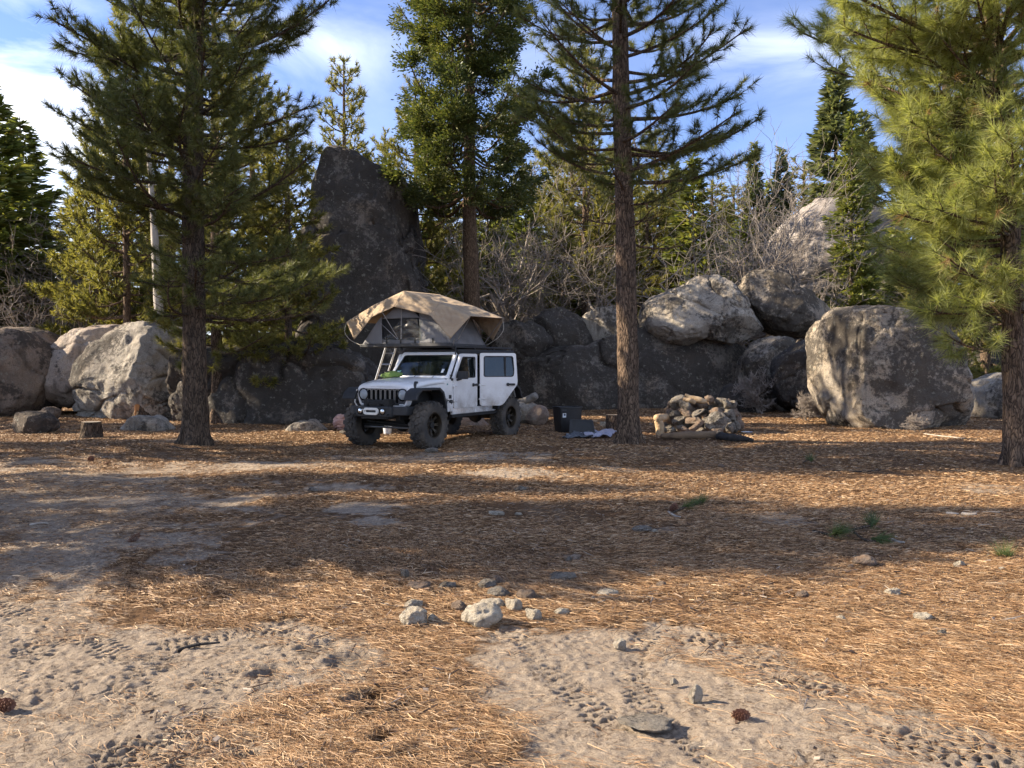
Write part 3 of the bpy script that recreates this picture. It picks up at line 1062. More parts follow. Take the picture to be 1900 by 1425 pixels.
def trunk_tube(H, rad, path, seed, rows=90, sides=28, furrow=.10, flare=.45):
    z = H * np.linspace(0, 1, rows) ** 1.25
    c = np.array([path(t) for t in z])
    r = np.array([rad(t) for t in z]) * (1 + flare * np.exp(-z / .22))
    an = 2 * math.pi * np.arange(sides) / sides
    A, Z = np.meshgrid(an, z)
    q = np.stack([np.cos(A) * 2.2, np.sin(A) * 2.2, Z * 1.1], -1).reshape(-1, 3)
    f = fbm(q * 1.6, 3, seed).reshape(A.shape)
    root = np.exp(-Z / .18) * .28 * np.sin(A * 5 + seed) + 0
    RR = r[:, None] * (1 + furrow * f + root)
    V = np.stack([c[:, None, 0] + RR * np.cos(A), c[:, None, 1] + RR * np.sin(A), Z + c[:, None, 2] * 0 - .08 * (Z < .001)], -1)
    idx = np.arange(rows * sides).reshape(rows, sides)
    quad = np.stack([idx[:-1], np.roll(idx[:-1], -1, 1), np.roll(idx[1:], -1, 1), idx[1:]], -1).reshape(-1, 4)
    return V.reshape(-1, 3), quad


def tufts(pos, dr, L, K, w, spread, rng, back=.5, droop=.12):
    """needle brushes: K thin bent needles round each twig tip"""
    N_ = len(pos)
    nd_ = dr[:, None, :] + rng.normal(0, 1, (N_, K, 3)) * spread
    nd_ = norm(nd_)
    ln = L * rng.uniform(.6, 1.12, (N_, K, 1)) * rng.uniform(.62, 1.12, (N_, 1, 1))
    base = pos[:, None, :] - dr[:, None, :] * (rng.random((N_, K, 1)) * L * back)
    tip = base + nd_ * ln
    tip[..., 2] -= droop * ln[..., 0] * rng.random((N_, K))
    side = norm(np.cross(nd_, rng.normal(0, 1, (N_, K, 3)))) * w
    V = np.stack([base - side * .7, base + side * .7, tip], 2).reshape(-1, 3)
    f = np.arange(len(V)).reshape(-1, 3)
    return V, f


DEAD = {}


def pine(seed, H, r0, zb, nb, Lfn, elev, Ln, K, w, path=None, spread=.62, subs=5.0, tuft_step=.17, rexp=.6, dead=0, sides=28, ups=.25,
         twig=.011, sub_len=.36, lim_r=.011, az0=None, dens=1.0, brown=0, droop=.12):
    rng = np.random.default_rng(seed)
    path = path or (lambda z: (0, 0, 0))
    rad = lambda z: r0 * max(1 - z / (H * 1.02), .0) ** rexp + .01
    wood, leaf = Parts(), Parts()
    wood.add(*trunk_tube(H, rad, path, seed, sides=sides, rows=90 if sides > 12 else 24))
    tp, td = [], []
    z = zb + (H - .3 - zb) * np.linspace(0, 1, nb) ** .95 + rng.normal(0, .12, nb)
    az = (np.arange(nb) * 2.399963 + rng.normal(0, .35, nb)) if az0 is None else az0(rng, nb)
    n = 8
    t = np.linspace(0, 1, n)
    MP, MR, SP, SR = [], [], [], []
    for i in range(nb):
        u = (z[i] - zb) / (H - zb)
        L = Lfn(u, az[i]) * rng.uniform(.72, 1.12)
        e = elev(u) + rng.normal(0, .13)
        u = np.clip(u, 0, 1)
        h = np.array([math.cos(az[i]), math.sin(az[i]), 0])
        lat = np.array([-h[1], h[0], 0])
        o = np.array(path(z[i])) + np.array([0, 0, z[i]])
        wob = rng.normal(0, .06, 2)
        bend = rng.uniform(.05, .05 + ups)
        pts = o + np.outer(t * L * math.cos(e), h) + np.outer(L * (math.sin(e) * t + bend * t ** 2.2 - .05 * np.sin(t * 3.1)), [0, 0, 1]) \
            + np.outer(L * (wob[0] * np.sin(t * 3) + wob[1] * t), lat)
        MP.append(pts)
        rb = lim_r * L + .012
        MR.append(rb * (1 - .8 * t) + .004)
        isdead = i < dead
        ns = max(3, int(L * subs))
        for j in range(ns):
            tt = .22 + .78 * (j + rng.random()) / ns
            a = min(int(tt * (n - 1)), n - 2)
            k = tt * (n - 1) - a
            p0 = pts[a] * (1 - k) + pts[a + 1] * k
            tan = pts[a + 1] - pts[a]
            tan /= np.linalg.norm(tan)
            sg = 1 if (j % 2) else -1
            dv = tan * rng.uniform(.5, 1) + sg * lat * rng.uniform(.3, 1.0) + np.array([0, 0, rng.uniform(-.12, .45)])
            dv /= np.linalg.norm(dv)
            ls = (sub_len * L * (1.15 - tt) + .22) * rng.uniform(.6, 1.2)
            p1 = p0 + dv * ls * .55
            d2 = dv + np.array([0, 0, .28])
            d2 /= np.linalg.norm(d2)
            p2 = p1 + d2 * ls * .45
            SP.append(np.array([p0, p1, p2]))
            SR.append(np.array([twig, twig * .75, twig * .45]))
            if isdead and rng.random() < .85:
                continue
            m = max(1, int(ls / tuft_step * dens))
            for q in range(m):
                s = 1 - q / max(m, 1) * .75
                pp = (p0 + (p1 - p0) * (s / .55)) if s < .55 else (p1 + (p2 - p1) * ((s - .55) / .45))
                dd = d2 if q == 0 else norm(d2 + rng.normal(0, .65, 3))
                tp.append(pp + (0 if q == 0 else dd * .05))
                td.append(dd)
        if not isdead:
            tp.append(pts[-1])
            td.append(norm(pts[-1] - pts[-2] + np.array([0, 0, .02])))
    # leading shoot
    for q in range(5):
        tp.append(np.array(path(H)) + np.array([0, 0, H - q * .12]))
        td.append(np.array([0, 0, 1.]))
    wood.add(*tubes(np.array(MP), np.array(MR), 6))
    wood.add(*tubes(np.array(SP), np.array(SR), 3))
    tp, td = np.array(tp), np.array(td)
    if brown:
        low_ = 1 - np.clip((tp[:, 2] - zb) / (H - zb), 0, 1)
        m_ = rng.random(len(tp)) < brown * (.4 + low_)
        hd = Parts()
        hd.add(*tufts(tp[m_], norm(td[m_] - np.array([0, 0, .5])), Ln * .85, int(K * .5), w, spread * .8, rng, .5, .5))
        DEAD['leaf'] = hd
        tp, td = tp[~m_], td[~m_]
    v, f = tufts(tp, td, Ln, K, w, spread, rng, droop=droop)
    leaf.add(v, f)
    return wood, leaf


def tree_obj(name, label, cat, wood, leaf, mw, ml, loc, rotz=0, group=None):
    r = thing(name, label, cat, loc, rotz, group)
    link('trunk', wood.mesh('trunk'), mw, r)
    if leaf is not None:
        link('crown', leaf.mesh('crown', False), ml, r)
    return r


def gz(x, y):
    return (x, y, hz(x, y))


# --- the left pine
def lp_len(u, a):
    """longer to the right, thin and open low down, a gap to the back where the sun reaches the tent"""
    L = (2.75 - .4 * u) * (1.0 if u < .6 else 1.0 - (u - .6) * 1.9)
    if math.cos(a) < 0:
        L *= .9
    if u < .15:
        L *= .5 if math.cos(a) < .2 else 1.05
        if math.sin(a) < -.45:
            L *= .6
    if .10 < u < .40 and math.sin(a) > .15:
        L *= .5
    return L


g = G(364, 824)
lp = tree_obj('pine_tree', 'tall dark pine with a dense low crown, nearest the left side of the vehicle', 'tree',
              *pine(3, 15.5, .235, 2.4, 205, lp_len, lambda u: -.06 + .55 * u, .25, 54, .0074, path=lambda z: (.02 * z - .12 * math.sin(z * .25), 0, 0),
                    dead=4, subs=6.0, sides=36, tuft_step=.16, sub_len=.42),
              M['bark_dark'], M['needles_dark'], gz(*g))
# --- second pine just behind it, seen through the gaps
g2 = (-8.2, 23.2)
tree_obj('pine_tree', 'yellow green pine whose crown shows right behind the dark left pine', 'tree',
         *pine(5, 13, .15, 1.3, 96, lambda u, a: (2.9 - 2.2 * u) * (.55 + .45 * min(1, u * 6 + .3)) * (1.15 if math.cos(a) > 0 else .75), lambda u: -.08 + .5 * u, .25, 48, .0095,
               dead=2, subs=5.6, sides=20, tuft_step=.16, sub_len=.42),
         M['bark_pine'], M['needles_mid'], gz(*g2))
# --- the middle pine, long bare bole
g = G(1166, 819)
tree_obj('pine_tree', 'tall pine with a long bare reddish trunk and thin crown, right of the vehicle', 'tree',
         *pine(8, 17.5, .215, 4.4, 128, lambda u, a: (2.75 - .7 * u) * (.45 if u < .07 else 1) * (1 if u < .65 else 1 - (u - .65) * 2) * (1.05 if math.cos(a) > 0 else .9),
               lambda u: .02 + .55 * u, .25, 56, .0070, path=lambda z: (-.021 * z + .02 * math.sin(z * .6), 0, 0), dead=5, subs=5.4, rexp=.55, sides=40,
               tuft_step=.17, ups=.16, twig=.010),
         M['bark_pine'], M['needles_dark'], gz(*g))
# --- the right pine, nearest the camera
g = G(1887, 860)


def rp_az(rng, n):
    a = np.where(rng.random(n) < .72, rng.uniform(math.pi * .72, math.pi * 1.62, n), rng.uniform(-math.pi, math.pi, n))
    return a


rpine = tree_obj('pine_tree', 'bright green long needled pine filling the right edge', 'tree',
         *pine(13, 11.5, .165, 2.3, 165, lambda u, a: (2.12 - .2 * u + 1.5 * math.exp(-((u - .50) / .06) ** 2)) * (.7 + .3 * min(1, u * 7 + .1)), lambda u: -.10 + .42 * u, .34, 72, .0054,
               path=lambda z: (-.06 * z + .02 * z * math.sin(z * .5), 0, 0), spread=.56, subs=5.2, tuft_step=.20, sub_len=.42, brown=.05, droop=.34, sides=30, az0=rp_az, ups=.30),
         M['bark_pine'], M['needles_bright'], gz(*g))
M['needles_dead'] = foliage('needles_dead', [(.15, (.13, .07, .03)), (.5, (.26, .155, .07)), (.88, (.38, .26, .14))], .3)
link('dead_needles', DEAD['leaf'].mesh('dead_needles', False), M['needles_dead'], rpine)


# --- incense cedar behind the vehicle
def cedar(seed, H, r0, zb, nb, R):
    rng = np.random.default_rng(seed)
    wood, leaf = Parts(), Parts()
    path = lambda z: (-.012 * z + .03 * math.sin(z * .8), 0, 0)
    wood.add(*trunk_tube(H, lambda z: r0 * max(1 - z / H, 0) ** .8 + .02, path, seed, rows=80, sides=26, furrow=.14))
    n = 9
    t = np.linspace(0, 1, n)
    MP, MR, cp, cd = [], [], [], []
    for i in range(nb):
        u = (i + rng.random()) / nb
        u = (math.floor(u * 8) + (u * 8 % 1) ** 1.6 * .52) / 8       # boughs gather in layers
        z = zb + (H - .4 - zb) * u
        az = i * 2.4 + rng.normal(0, .4)
        prof = 1.0 if u < .36 else (.48 if u < .46 else (.92 if u < .62 else .92 - 1.7 * (u - .62)))
        L = R * max(prof, .25) * rng.uniform(.62, 1.12)
        h = np.array([math.cos(az), math.sin(az), 0])
        lat = np.array([-h[1], h[0], 0])
        o = np.array(path(z)) + [0, 0, z]
        pts = o + np.outer(t * L, h) + np.outer(L * (-.30 * np.sin(t * math.pi) + (.30 + .2 * u) * t ** 2), [0, 0, 1]) + np.outer(L * rng.normal(0, .1) * np.sin(t * 3), lat)
        MP.append(pts)
        MR.append((.015 * L + .012) * (1 - .75 * t) + .004)
        for k in range(int(8 * L)):
            s = rng.uniform(.35, 1.0) ** .8
            a = min(int(s * (n - 1)), n - 2)
            q = pts[a] + (pts[a + 1] - pts[a]) * (s * (n - 1) - a)
            off = lat * rng.normal(0, .30 * (1.2 - .5 * s)) + h * rng.normal(0, .12) + np.array([0, 0, rng.normal(.03, .07)])
            cp.append(q + off)
            cd.append(norm(h * .8 + off * 1.8 + np.array([0, 0, .1])))
    cp, cd = np.array(cp), np.array(cd)
    nc, Kc = len(cp), 150
    # each clump: drooping flat sprays of small scales
    dirs = norm(cd[:, None, :] + rng.normal(0, .75, (nc, Kc, 3)) * [1, 1, .55])
    base = cp[:, None, :] + dirs * rng.uniform(0, .33, (nc, Kc, 1)) + rng.normal(0, .05, (nc, Kc, 3)) * [1, 1, .6]
    ln = rng.uniform(.05, .13, (nc, Kc, 1))
    sd = norm(np.cross(dirs, rng.normal(0, 1, (nc, Kc, 3)))) * ln * .20
    tip = base + dirs * ln
    mid = base + dirs * ln * .55
    V = np.stack([base, mid + sd, tip, mid - sd], 2).reshape(-1, 3)
    leaf.add(V, np.arange(len(V)).reshape(-1, 4))
    wood.add(*tubes(np.array(MP), np.array(MR), 6))
    return wood, leaf


c0 = W(873, 500, 28.0)
tree_obj('cedar_tree', 'dense dark green cedar with clumped foliage rising behind the tent', 'tree', *cedar(21, 15.0, .25, 6.2, 92, 2.25),
         M['bark_cedar'], M['cedar_leaf'], gz(c0[0] + .08, 28.0)).scale = (1.167,) * 3


# --- firs: whorls of flat branches
def fir(seed, H, R, zb=.6, r0=None, gap=.34, per=6, leaves=34, ll=.20, lw=.045, droop=.1, power=.85):
    rng = np.random.default_rng(seed)
    wood, leaf = Parts(), Parts()
    r0 = r0 or H * .013
    wood.add(*trunk_tube(H, lambda z: r0 * (1 - z / H) + .012, lambda z: (0, 0, 0), seed, rows=20, sides=10, furrow=.06, flare=.2))
    zz = np.arange(zb, H - .15, gap)
    z = np.repeat(zz, per) + rng.normal(0, gap * .3, len(zz) * per)
    az = rng.uniform(0, 2 * math.pi, len(z))
    u = (z - zb) / (H - zb)
    L = np.maximum(R * np.maximum(1 - u, .0) ** power * rng.uniform(.55, 1.12, len(z)), .10)
    n = 5
    t = np.linspace(0, 1, n)
    h = np.stack([np.cos(az), np.sin(az), 0 * az], 1)
    el = rng.normal(-droop, .1, len(z)) + .55 * np.clip(u, 0, 1) ** 2
    P = np.array([0, 0, 1.]) * z[:, None, None] + h[:, None, :] * (t[None, :, None] * L[:, None, None])
    P[..., 2] += L[:, None] * (el[:, None] * t + .22 * t ** 2.5)
    wood.add(*tubes(P, (.008 * L + .006)[:, None] * (1 - .7 * t), 3))
    cnt = np.maximum((leaves * L / R * 1.25).astype(int), 8)
    bi = np.repeat(np.arange(len(z)), cnt)
    s = rng.uniform(.12, 1.0, len(bi)) ** .75
    lat = np.stack([-h[:, 1], h[:, 0], 0 * az], 1)[bi]
    f = s * (n - 1)
    a = np.minimum(f.astype(int), n - 2)
    p = P[bi, a] + (P[bi, a + 1] - P[bi, a]) * (f - a)[:, None]
    off = rng.normal(0, 1, len(bi)) * (.30 * L[bi] * (1.1 - s) + .05)
    p = p + lat * off[:, None] + h[bi] * (np.abs(off) * .5)[:, None]
    p[:, 2] += rng.normal(0, .035, len(bi))
    dr = norm(h[bi] * .8 + lat * np.sign(off)[:, None] * rng.uniform(.2, 1, len(bi))[:, None] + np.stack([0 * s, 0 * s, rng.normal(.12, .3, len(bi))], 1))
    Lq = ll * rng.uniform(.7, 1.3, len(bi))[:, None]
    sd = norm(np.cross(dr, rng.normal(0, .6, (len(bi), 3)) + np.array([0, 0, 1.]))) * lw * rng.uniform(.7, 1.3, len(bi))[:, None]
    V = np.stack([p - dr * Lq * .3, p + sd + dr * Lq * .2, p + dr * Lq, p - sd + dr * Lq * .2], 1).reshape(-1, 3)
    leaf.add(V, np.arange(len(V)).reshape(-1, 4))
    return wood, leaf


# --- leafless oaks
def oak(seed, H, spread=1.0, stems=2):
    rng = np.random.default_rng(seed)
    wood = Parts()
    n = 6
    t = np.linspace(0, 1, n)
    pos = np.zeros((stems, 3)) + rng.normal(0, .15, (stems, 3)) * [1, 1, 0]
    dr = norm(rng.normal(0, .35, (stems, 3)) * [1, 1, 0] + [0, 0, 1])
    ln = H * rng.uniform(.38, .52, stems)
    rd = np.full(stems, H * .017)
    kids = [6, 5, 5, 4]
    sides = [8, 6, 4, 3, 3]
    for lev in range(5):
        B = len(pos)
        wob = np.cumsum(rng.normal(0, .14, (B, n, 3)) * (ln / n * 1.3)[:, None, None], axis=1)
        wob -= wob[:, :1]
        P = pos[:, None, :] + dr[:, None, :] * (t[None, :, None] * ln[:, None, None]) + wob
        P[..., 2] += (ln[:, None] * .12 * t ** 2) * (lev > 0)
        rr = rd[:, None] * (1 - .62 * t)
        wood.add(*tubes(P, rr, sides[lev]))
        if lev == 4:
            break
        k = kids[lev]
        s = rng.uniform(.28, 1.0, (B, k))
        s[:, 0] = 1.0
        f = s * (n - 1)
        a = np.minimum(f.astype(int), n - 2)
        bi = np.arange(B)[:, None]
        p = P[bi, a] + (P[bi, a + 1] - P[bi, a]) * (f - a)[..., None]
        tan = norm(P[bi, a + 1] - P[bi, a])
        d2 = norm(tan * .75 + rng.normal(0, .62 * spread, (B, k, 3)) + np.array([0, 0, .18]))
        pos, dr = p.reshape(-1, 3), d2.reshape(-1, 3)
        ln = (ln[:, None] * rng.uniform(.48, .80, (B, k))).ravel()
        rd = np.maximum((rd[:, None] * (1 - .62 * s) * rng.uniform(.6, .88, (B, k))).ravel(), .013)
    return wood


# ---- background conifers: a few shapes, each tree a copy with its own place, height and label
def proto(name, label, cat, wl, mw, ml, at, s, rot, group=None):
    r = tree_obj(name, label, cat, wl[0], wl[1], mw, ml, at, rot, group)
    r.scale = (s,) * 3 if isinstance(s, (int, float)) else s
    return r


def at_px(px, d, z=0):
    p = W(px, 600, d)
    return (p[0], d, z)


def top_h(py, d):
    return W(950, py, d)[2]


# tall blue fir and its younger pale neighbour at the right
firA = fir(31, 12, 2.1, .4, leaves=120, ll=.26, lw=.06, gap=.27, per=7)
firB = fir(32, 12, 2.5, .4, leaves=110, ll=.28, lw=.055, gap=.34, per=7)
H = top_h(120, 52)
F1 = proto('fir_tree', 'tall bluish pointed fir rising highest above the pale rock dome', 'tree', firA, M['bark_dark'], M['fir_blue'], at_px(1548, 52), (H / 12 * 1.2, H / 12 * 1.2, H / 12), 0)
H = top_h(205, 38)
F2 = proto('fir_tree', 'young open fir with visible pale trunk in front of the rock dome', 'tree', firB, M['bark_pine'], M['fir_green'], at_px(1578, 38), (H / 12 * .78, H / 12 * .78, H / 12), 1)
far_pine = pine(41, 12, .16, 1.2, 100, lambda u, a: 2.5 * (1 - u) ** .75 + .35, lambda u: -.05 + .4 * u, .30, 24, .026, subs=5.0, sides=10, tuft_step=.20, twig=.014)
far_pine2 = pine(43, 12, .17, 2.6, 84, lambda u, a: 2.3 * (1 - u ** 2) ** .8 + .3, lambda u: .0 + .35 * u, .30, 24, .026, subs=5.0, sides=10, tuft_step=.20, twig=.014)
P1 = proto('pine_tree', 'yellowish pine top standing between the left pine and the rock tower', 'tree', far_pine, M['bark_pine'], M['needles_mid'], at_px(640, 44), 1, 0)
H = top_h(112, 44)
P1.scale = (H / 12 * .8, H / 12 * .8, H / 12)
P2 = proto('pine_tree', 'yellow green pine right behind the middle pine trunk, left of it', 'tree', far_pine2, M['bark_pine'], M['needles_mid'], at_px(1085, 36), 1, 1)
H = top_h(95, 36)
P2.scale = (H / 12 * .85, H / 12 * .85, H / 12)


def bg(src, px, d, top, wx, rot, label, group=None, name=None, cat='tree'):
    """copy of a tree: px where it stands, d how far, top the photo row of its tip, wx its girth against its height"""
    H_ = top_h(top, d)
    s = H_ / 12
    return dup(src, at_px(px, d), rot, (s * wx, s * wx, s), label, cat, group, name)


bg(F2, 1285, 40, 285, 1.15, 2.0, 'broad bright green fir right of the middle pine trunk')
bg(F1, 1397, 60, 262, .75, .5, 'narrow spire topped fir, left of the two behind the pale bare oaks')
bg(F1, 1447, 60, 272, .85, 1.7, 'narrow spire topped fir, right of the two behind the pale bare oaks')
bg(F1, 1600, 55, 205, .9, 2.4, 'dark fir close against the right side of the tall bluish fir')
bg(F2, 1700, 40, 215, 1.0, 3.1, 'dark green fir half hidden behind the right pine foliage')
bg(F2, 1790, 42, 120, 1.1, 4.0, 'large fir hidden behind the right pine crown near the right edge')
bg(P1, 1830, 30, 60, 1.0, 2.2, 'pine crown deep behind the right pine at the right edge')
bg(F2, 42, 40, 215, 1.5, .4, 'dark fir with a bent tip standing alone at the left')
bg(F2, -25, 36, 130, 1.5, 1.4, 'dark fir cut off by the left edge of the photo')
bg(P2, 236, 30, 20, .72, .8, 'slim tall pine behind the left pine on its left side')
bg(P1, 185, 33, 215, 1.0, 1.9, 'bushy green pine left of the white snag')
bg(P1, 150, 42, 320, 1.1, 2.9, 'lower dark pine behind the pinkish boulder')
bg(P1, 320, 38, 90, .95, 4.2, 'shaded pine behind the trunk of the left pine')
bg(P2, 470, 36, 120, .95, 5.2, 'shaded pine behind the right half of the left pine crown')
bg(P1, 535, 23.8, 215, 1.0, .3, 'pine whose lower boughs hang left of the rock tower')
bg(P2, 772, 32, 150, .70, 1.3, 'slender pine with thin trunk between the rock tower and the cedar')
bg(P1, 715, 50, 250, .9, 2.1, 'small pine top over the right shoulder of the rock tower')
bg(P1, 820, 48, 300, 1.1, 3.3, 'pine seen low between the rock tower and the cedar trunk')
bg(F2, 930, 50, 330, 1.1, .9, 'green fir low behind the cedar on its right side')
bg(P1, 985, 54, 300, 1.0, 4.4, 'pine low between the cedar and the middle pine')
bg(P2, 1060, 46, 205, .9, 2.6, 'yellowish pine behind the bare oaks left of the middle pine')
bg(F2, 1120, 48, 300, 1.1, 1.2, 'green fir directly behind the middle pine trunk')
bg(P1, 1215, 44, 245, .9, 5.6, 'pine just right of the middle pine trunk under its crown')
bg(F2, 1345, 56, 370, 1.3, 2.8, 'low green fir over the perched boulder')
bg(F1, 1250, 58, 300, 1.0, .2, 'dark fir peak left of the broad bright green fir')
for i, (px, d, top) in enumerate([(10, 62, 390), (95, 58, 420), (200, 60, 400), (290, 55, 380), (400, 58, 360), (505, 60, 380), (575, 52, 400), (795, 62, 430),
                                  (860, 66, 420), (905, 60, 440), (1020, 66, 430), (1095, 62, 440), (1170, 66, 430), (1310, 66, 450), (1420, 70, 430), (1660, 62, 380), (1745, 60, 400), (1850, 58, 380),
                                  (1920, 50, 330), (60, 48, 500), (-90, 40, 300), (-180, 36, 340), (-300, 44, 260), (330, 46, 500), (450, 44, 520)]):
    bg((F1, P1, F2)[i % 3], px, d, top, 1.35, i * 1.1, 'low dark conifer lost in the forest behind the rocks', 'conifers of the far forest')

for px, d_, top, wx, rt, lab in [(905, 38, 350, 1.3, .4, 'mid height green conifer directly right of the cedar trunk'),
                                 (975, 42, 365, 1.4, 1.9, 'round topped green conifer behind the leafless oak right of the cedar'),
                                 (1045, 39, 390, 1.5, 3.0, 'low green conifer above the small boulders on the slab'),
                                 (1110, 43, 330, 1.3, 4.2, 'olive conifer touching the left side of the middle pine trunk'),
                                 (1200, 42, 360, 1.4, 5.0, 'olive conifer right behind the middle pine trunk, low'),
                                 (1255, 45, 380, 1.3, .9, 'olive conifer left of the broad bright green fir'),
                                 (1375, 47, 400, 1.3, 2.4, 'low olive conifer above the gap between the two perched boulders'),
                                 (880, 45, 370, 1.5, 1.1, 'dull green conifer half behind the cedar trunk'),
                                 (945, 47, 345, 1.4, 2.9, 'taller dull green conifer between the cedar and the middle pine, nearer the cedar'),
                                 (1020, 50, 335, 1.4, .3, 'taller dull green conifer midway between the cedar and the middle pine'),
                                 (1150, 50, 290, 1.3, 3.3, 'taller conifer showing on both sides of the middle pine trunk'),
                                 (1230, 52, 320, 1.4, 1.5, 'dull green conifer between the middle pine and the broad bright green fir'),
                                 (1320, 50, 335, 1.4, 2.2, 'dull green conifer at the right shoulder of the broad bright green fir'),
                                 (1360, 60, 345, 1.3, 4.6, 'small far conifer just left of the left spire topped fir'),
                                 (1425, 64, 330, 1.3, 3.9, 'small far conifer between the two spire topped firs'),
                                 (1490, 66, 300, 1.3, .6, 'far conifer between the right spire topped fir and the tall bluish fir'),
                                 (815, 36, 330, 1.2, 3.7, 'green conifer filling the gap between rock tower and cedar trunk')]:
    bg((P1, F2)[int(px) % 2], px, d_, top, wx, rt, lab)
# bare oaks between the rocks and the conifers
O1 = thing('oak_tree', 'leafless grey oak with crooked limbs right of the cedar trunk', 'tree', at_px(1010, 34), 0)
link('trunk', oak(51, 12).mesh('trunk'), M['twig_grey'], O1)
O1.scale = (1, 1, top_h(345, 34) / 12 * 1.1)
O2 = thing('oak_tree', 'leafless pale oak spreading over the perched boulder', 'tree', at_px(1330, 36.5), 0)
link('trunk', oak(52, 12, 1.1, 3).mesh('trunk'), M['twig_grey'], O2)
O2.scale = (1, 1, top_h(375, 36.5) / 12 * 1.1)
bg(O1, 1085, 36, 350, 1.2, 1.3, 'leafless oak touching the left side of the middle pine trunk')
bg(O1, 1398, 40, 320, 1.0, 3.3, 'tall leafless oak below the left spire topped fir')
bg(O2, 85, 33, 420, 1.5, 2.7, 'dark leafless tangled oak behind the boulders at the left edge')
bg(O1, 20, 35, 440, 1.5, 4.1, 'dark leafless oak cut by the left edge')
bg(O1, 980, 33, 470, 1.5, 5.1, 'low leafless oak with white twigs right of the tent')
bg(O2, 1780, 34, 450, 1.2, 1.9, 'leafless oak behind the large right boulder')

# white dead snag and bare trunks among the left trees
sn = W(275, 400, 27)
sw = Parts()
sw.add(*trunk_tube(10.0, lambda z: .20 * (1 - z / 11.5) + .01, lambda z: (.18 * math.sin(z * .22) - .065 * z + .35, 0, 0), 61, rows=60, sides=16, furrow=.12))
rngs = np.random.default_rng(61)
for k in range(14):
    z = rngs.uniform(2.5, 9.5)
    a = rngs.uniform(0, 6.28)
    L = rngs.uniform(.2, .8)
    p0 = np.array([.18 * math.sin(z * .22) - .065 * z + .35, 0, z])
    p = np.stack([p0, p0 + np.array([math.cos(a), math.sin(a), .1]) * L * .5, p0 + np.array([math.cos(a), math.sin(a), -.1]) * L])
    sw.add(*tubes(p[None], np.array([[.025, .018, .008]]), 5))
sr = thing('dead_tree', 'bleached white dead trunk among the trees left of the left pine', 'tree', (sn[0] + .05, 27, 0))
link('trunk', sw.mesh('trunk'), M['snag_wood'], sr)
# bole behind the right boulder
tw = W(1783, 700, 23.5)
tree_obj('pine_tree', 'straight pine trunk rising at the right shoulder of the large boulder', 'tree',
         *pine(63, 12, .24, 3.4, 40, lambda u, a: 2.4 - 1.4 * u, lambda u: .05 + .4 * u, .22, 36, .011, subs=4.4, sides=22, dead=3), M['bark_pine'], M['needles_mid'], gz(tw[0], 24.5))

# trees of the wood beyond the left edge of the photograph: only their shadows reach the clearing
OFF = [(-8.4, 8.2, (.72, .72, .42), 1.0), (-11.2, 11.8, (.4, .4, .45), 2.0), (-13, 15.2, (.55, .55, .85), 3.6), (-16.5, 10.4, (.6, .6, .95), 4.4), (-15.5, 17.4, (.6, .6, .75), 5.1), (-20, 22.8, .9, .3)]
for i, (x, y, s, r) in enumerate(OFF):
    dup(lp, (x, y, 0), r, s, 'pine of the wood beyond the left edge', 'tree', 'pines beyond the left edge')
# ------------------------------------------------------------------ the vehicle (x forward, y to its left, z up)
M['paint_white'] = None
m, nt, b = new_mat('white_paint')
v = coords(nt, rnd=False)
n1 = nd(nt, 'ShaderNodeTexNoise', {'Vector': v}, Scale=2.6, Detail=9, Roughness=.68)
n2 = nd(nt, 'ShaderNodeTexNoise', {'Vector': v}, Scale=22, Detail=6, Roughness=.7)
sx = nd(nt, 'ShaderNodeSeparateXYZ', {'Vector': v})
low = _math(nt, 'MULTIPLY', _math(nt, 'SUBTRACT', 1.34, sx.outputs['Z']), 1.5, True)
df = _math(nt, 'MULTIPLY', low, _math(nt, 'ADD', _math(nt, 'MULTIPLY', _math(nt, 'SUBTRACT', n1.outputs['Fac'], .30), 3.2), _math(nt, 'MULTIPLY', _math(nt, 'SUBTRACT', n2.outputs['Fac'], .5), .8)), True)
nt.links.new(mixc(nt, _math(nt, 'MULTIPLY', df, .85), (.86, .86, .86), (.32, .26, .20)), b.inputs['Base Color'])
nt.links.new(_math(nt, 'ADD', .24, _math(nt, 'MULTIPLY', df, .6)), b.inputs['Roughness'])
b.inputs['Coat Weight'].default_value = .3
M['paint_white'] = m
M['black_plastic'] = simple('black_plastic', (.026, .026, .027), (.018, .018, .018), 14, .55, .15, 60)
M['black_gloss'] = simple('black_gloss', (.012, .012, .013), (.010, .010, .010), 6, .25)
M['chassis'] = simple('chassis', (.022, .020, .018), (.012, .011, .010), 9, .8, .3, 30)
M['tyre_rubber'] = simple('tyre_rubber', (.105, .088, .070), (.030, .028, .026), 3.5, .85, .3, 50)
M['rim_bronze'] = simple('rim_bronze', (.060, .045, .028), (.035, .028, .020), 8, .45, metal=.6)
M['grey_insert'] = simple('grey_insert', (.075, .075, .078), (.055, .055, .057), 9, .5)
M['slot_black'] = simple('slot_black', (.006, .006, .006), (.005, .005, .005), 9, .95, spec=.1)
M['chrome'] = simple('chrome', (.7, .7, .7), (.6, .6, .6), 9, .18, metal=1)
M['slot_trim'] = simple('slot_trim', (.30, .29, .28), (.24, .23, .22), 9, .35, metal=.7)
M['fairlead_metal'] = simple('fairlead_metal', (.80, .78, .72), (.70, .68, .62), 9, .4)
M['rope'] = simple('rope', (.62, .58, .50), (.48, .44, .38), 60, .9)
M['seat_cloth'] = simple('seat_cloth', (.030, .030, .032), (.020, .020, .021), 20, .9)
M['tail_red'] = simple('tail_red', (.35, .012, .012), (.25, .01, .01), 9, .25)
M['sticker_white'] = simple('sticker_white', (.72, .74, .76), (.66, .68, .70), 9, .5)
M['sticker_teal'] = simple('sticker_teal', (.10, .32, .30), (.08, .26, .25), 9, .5)
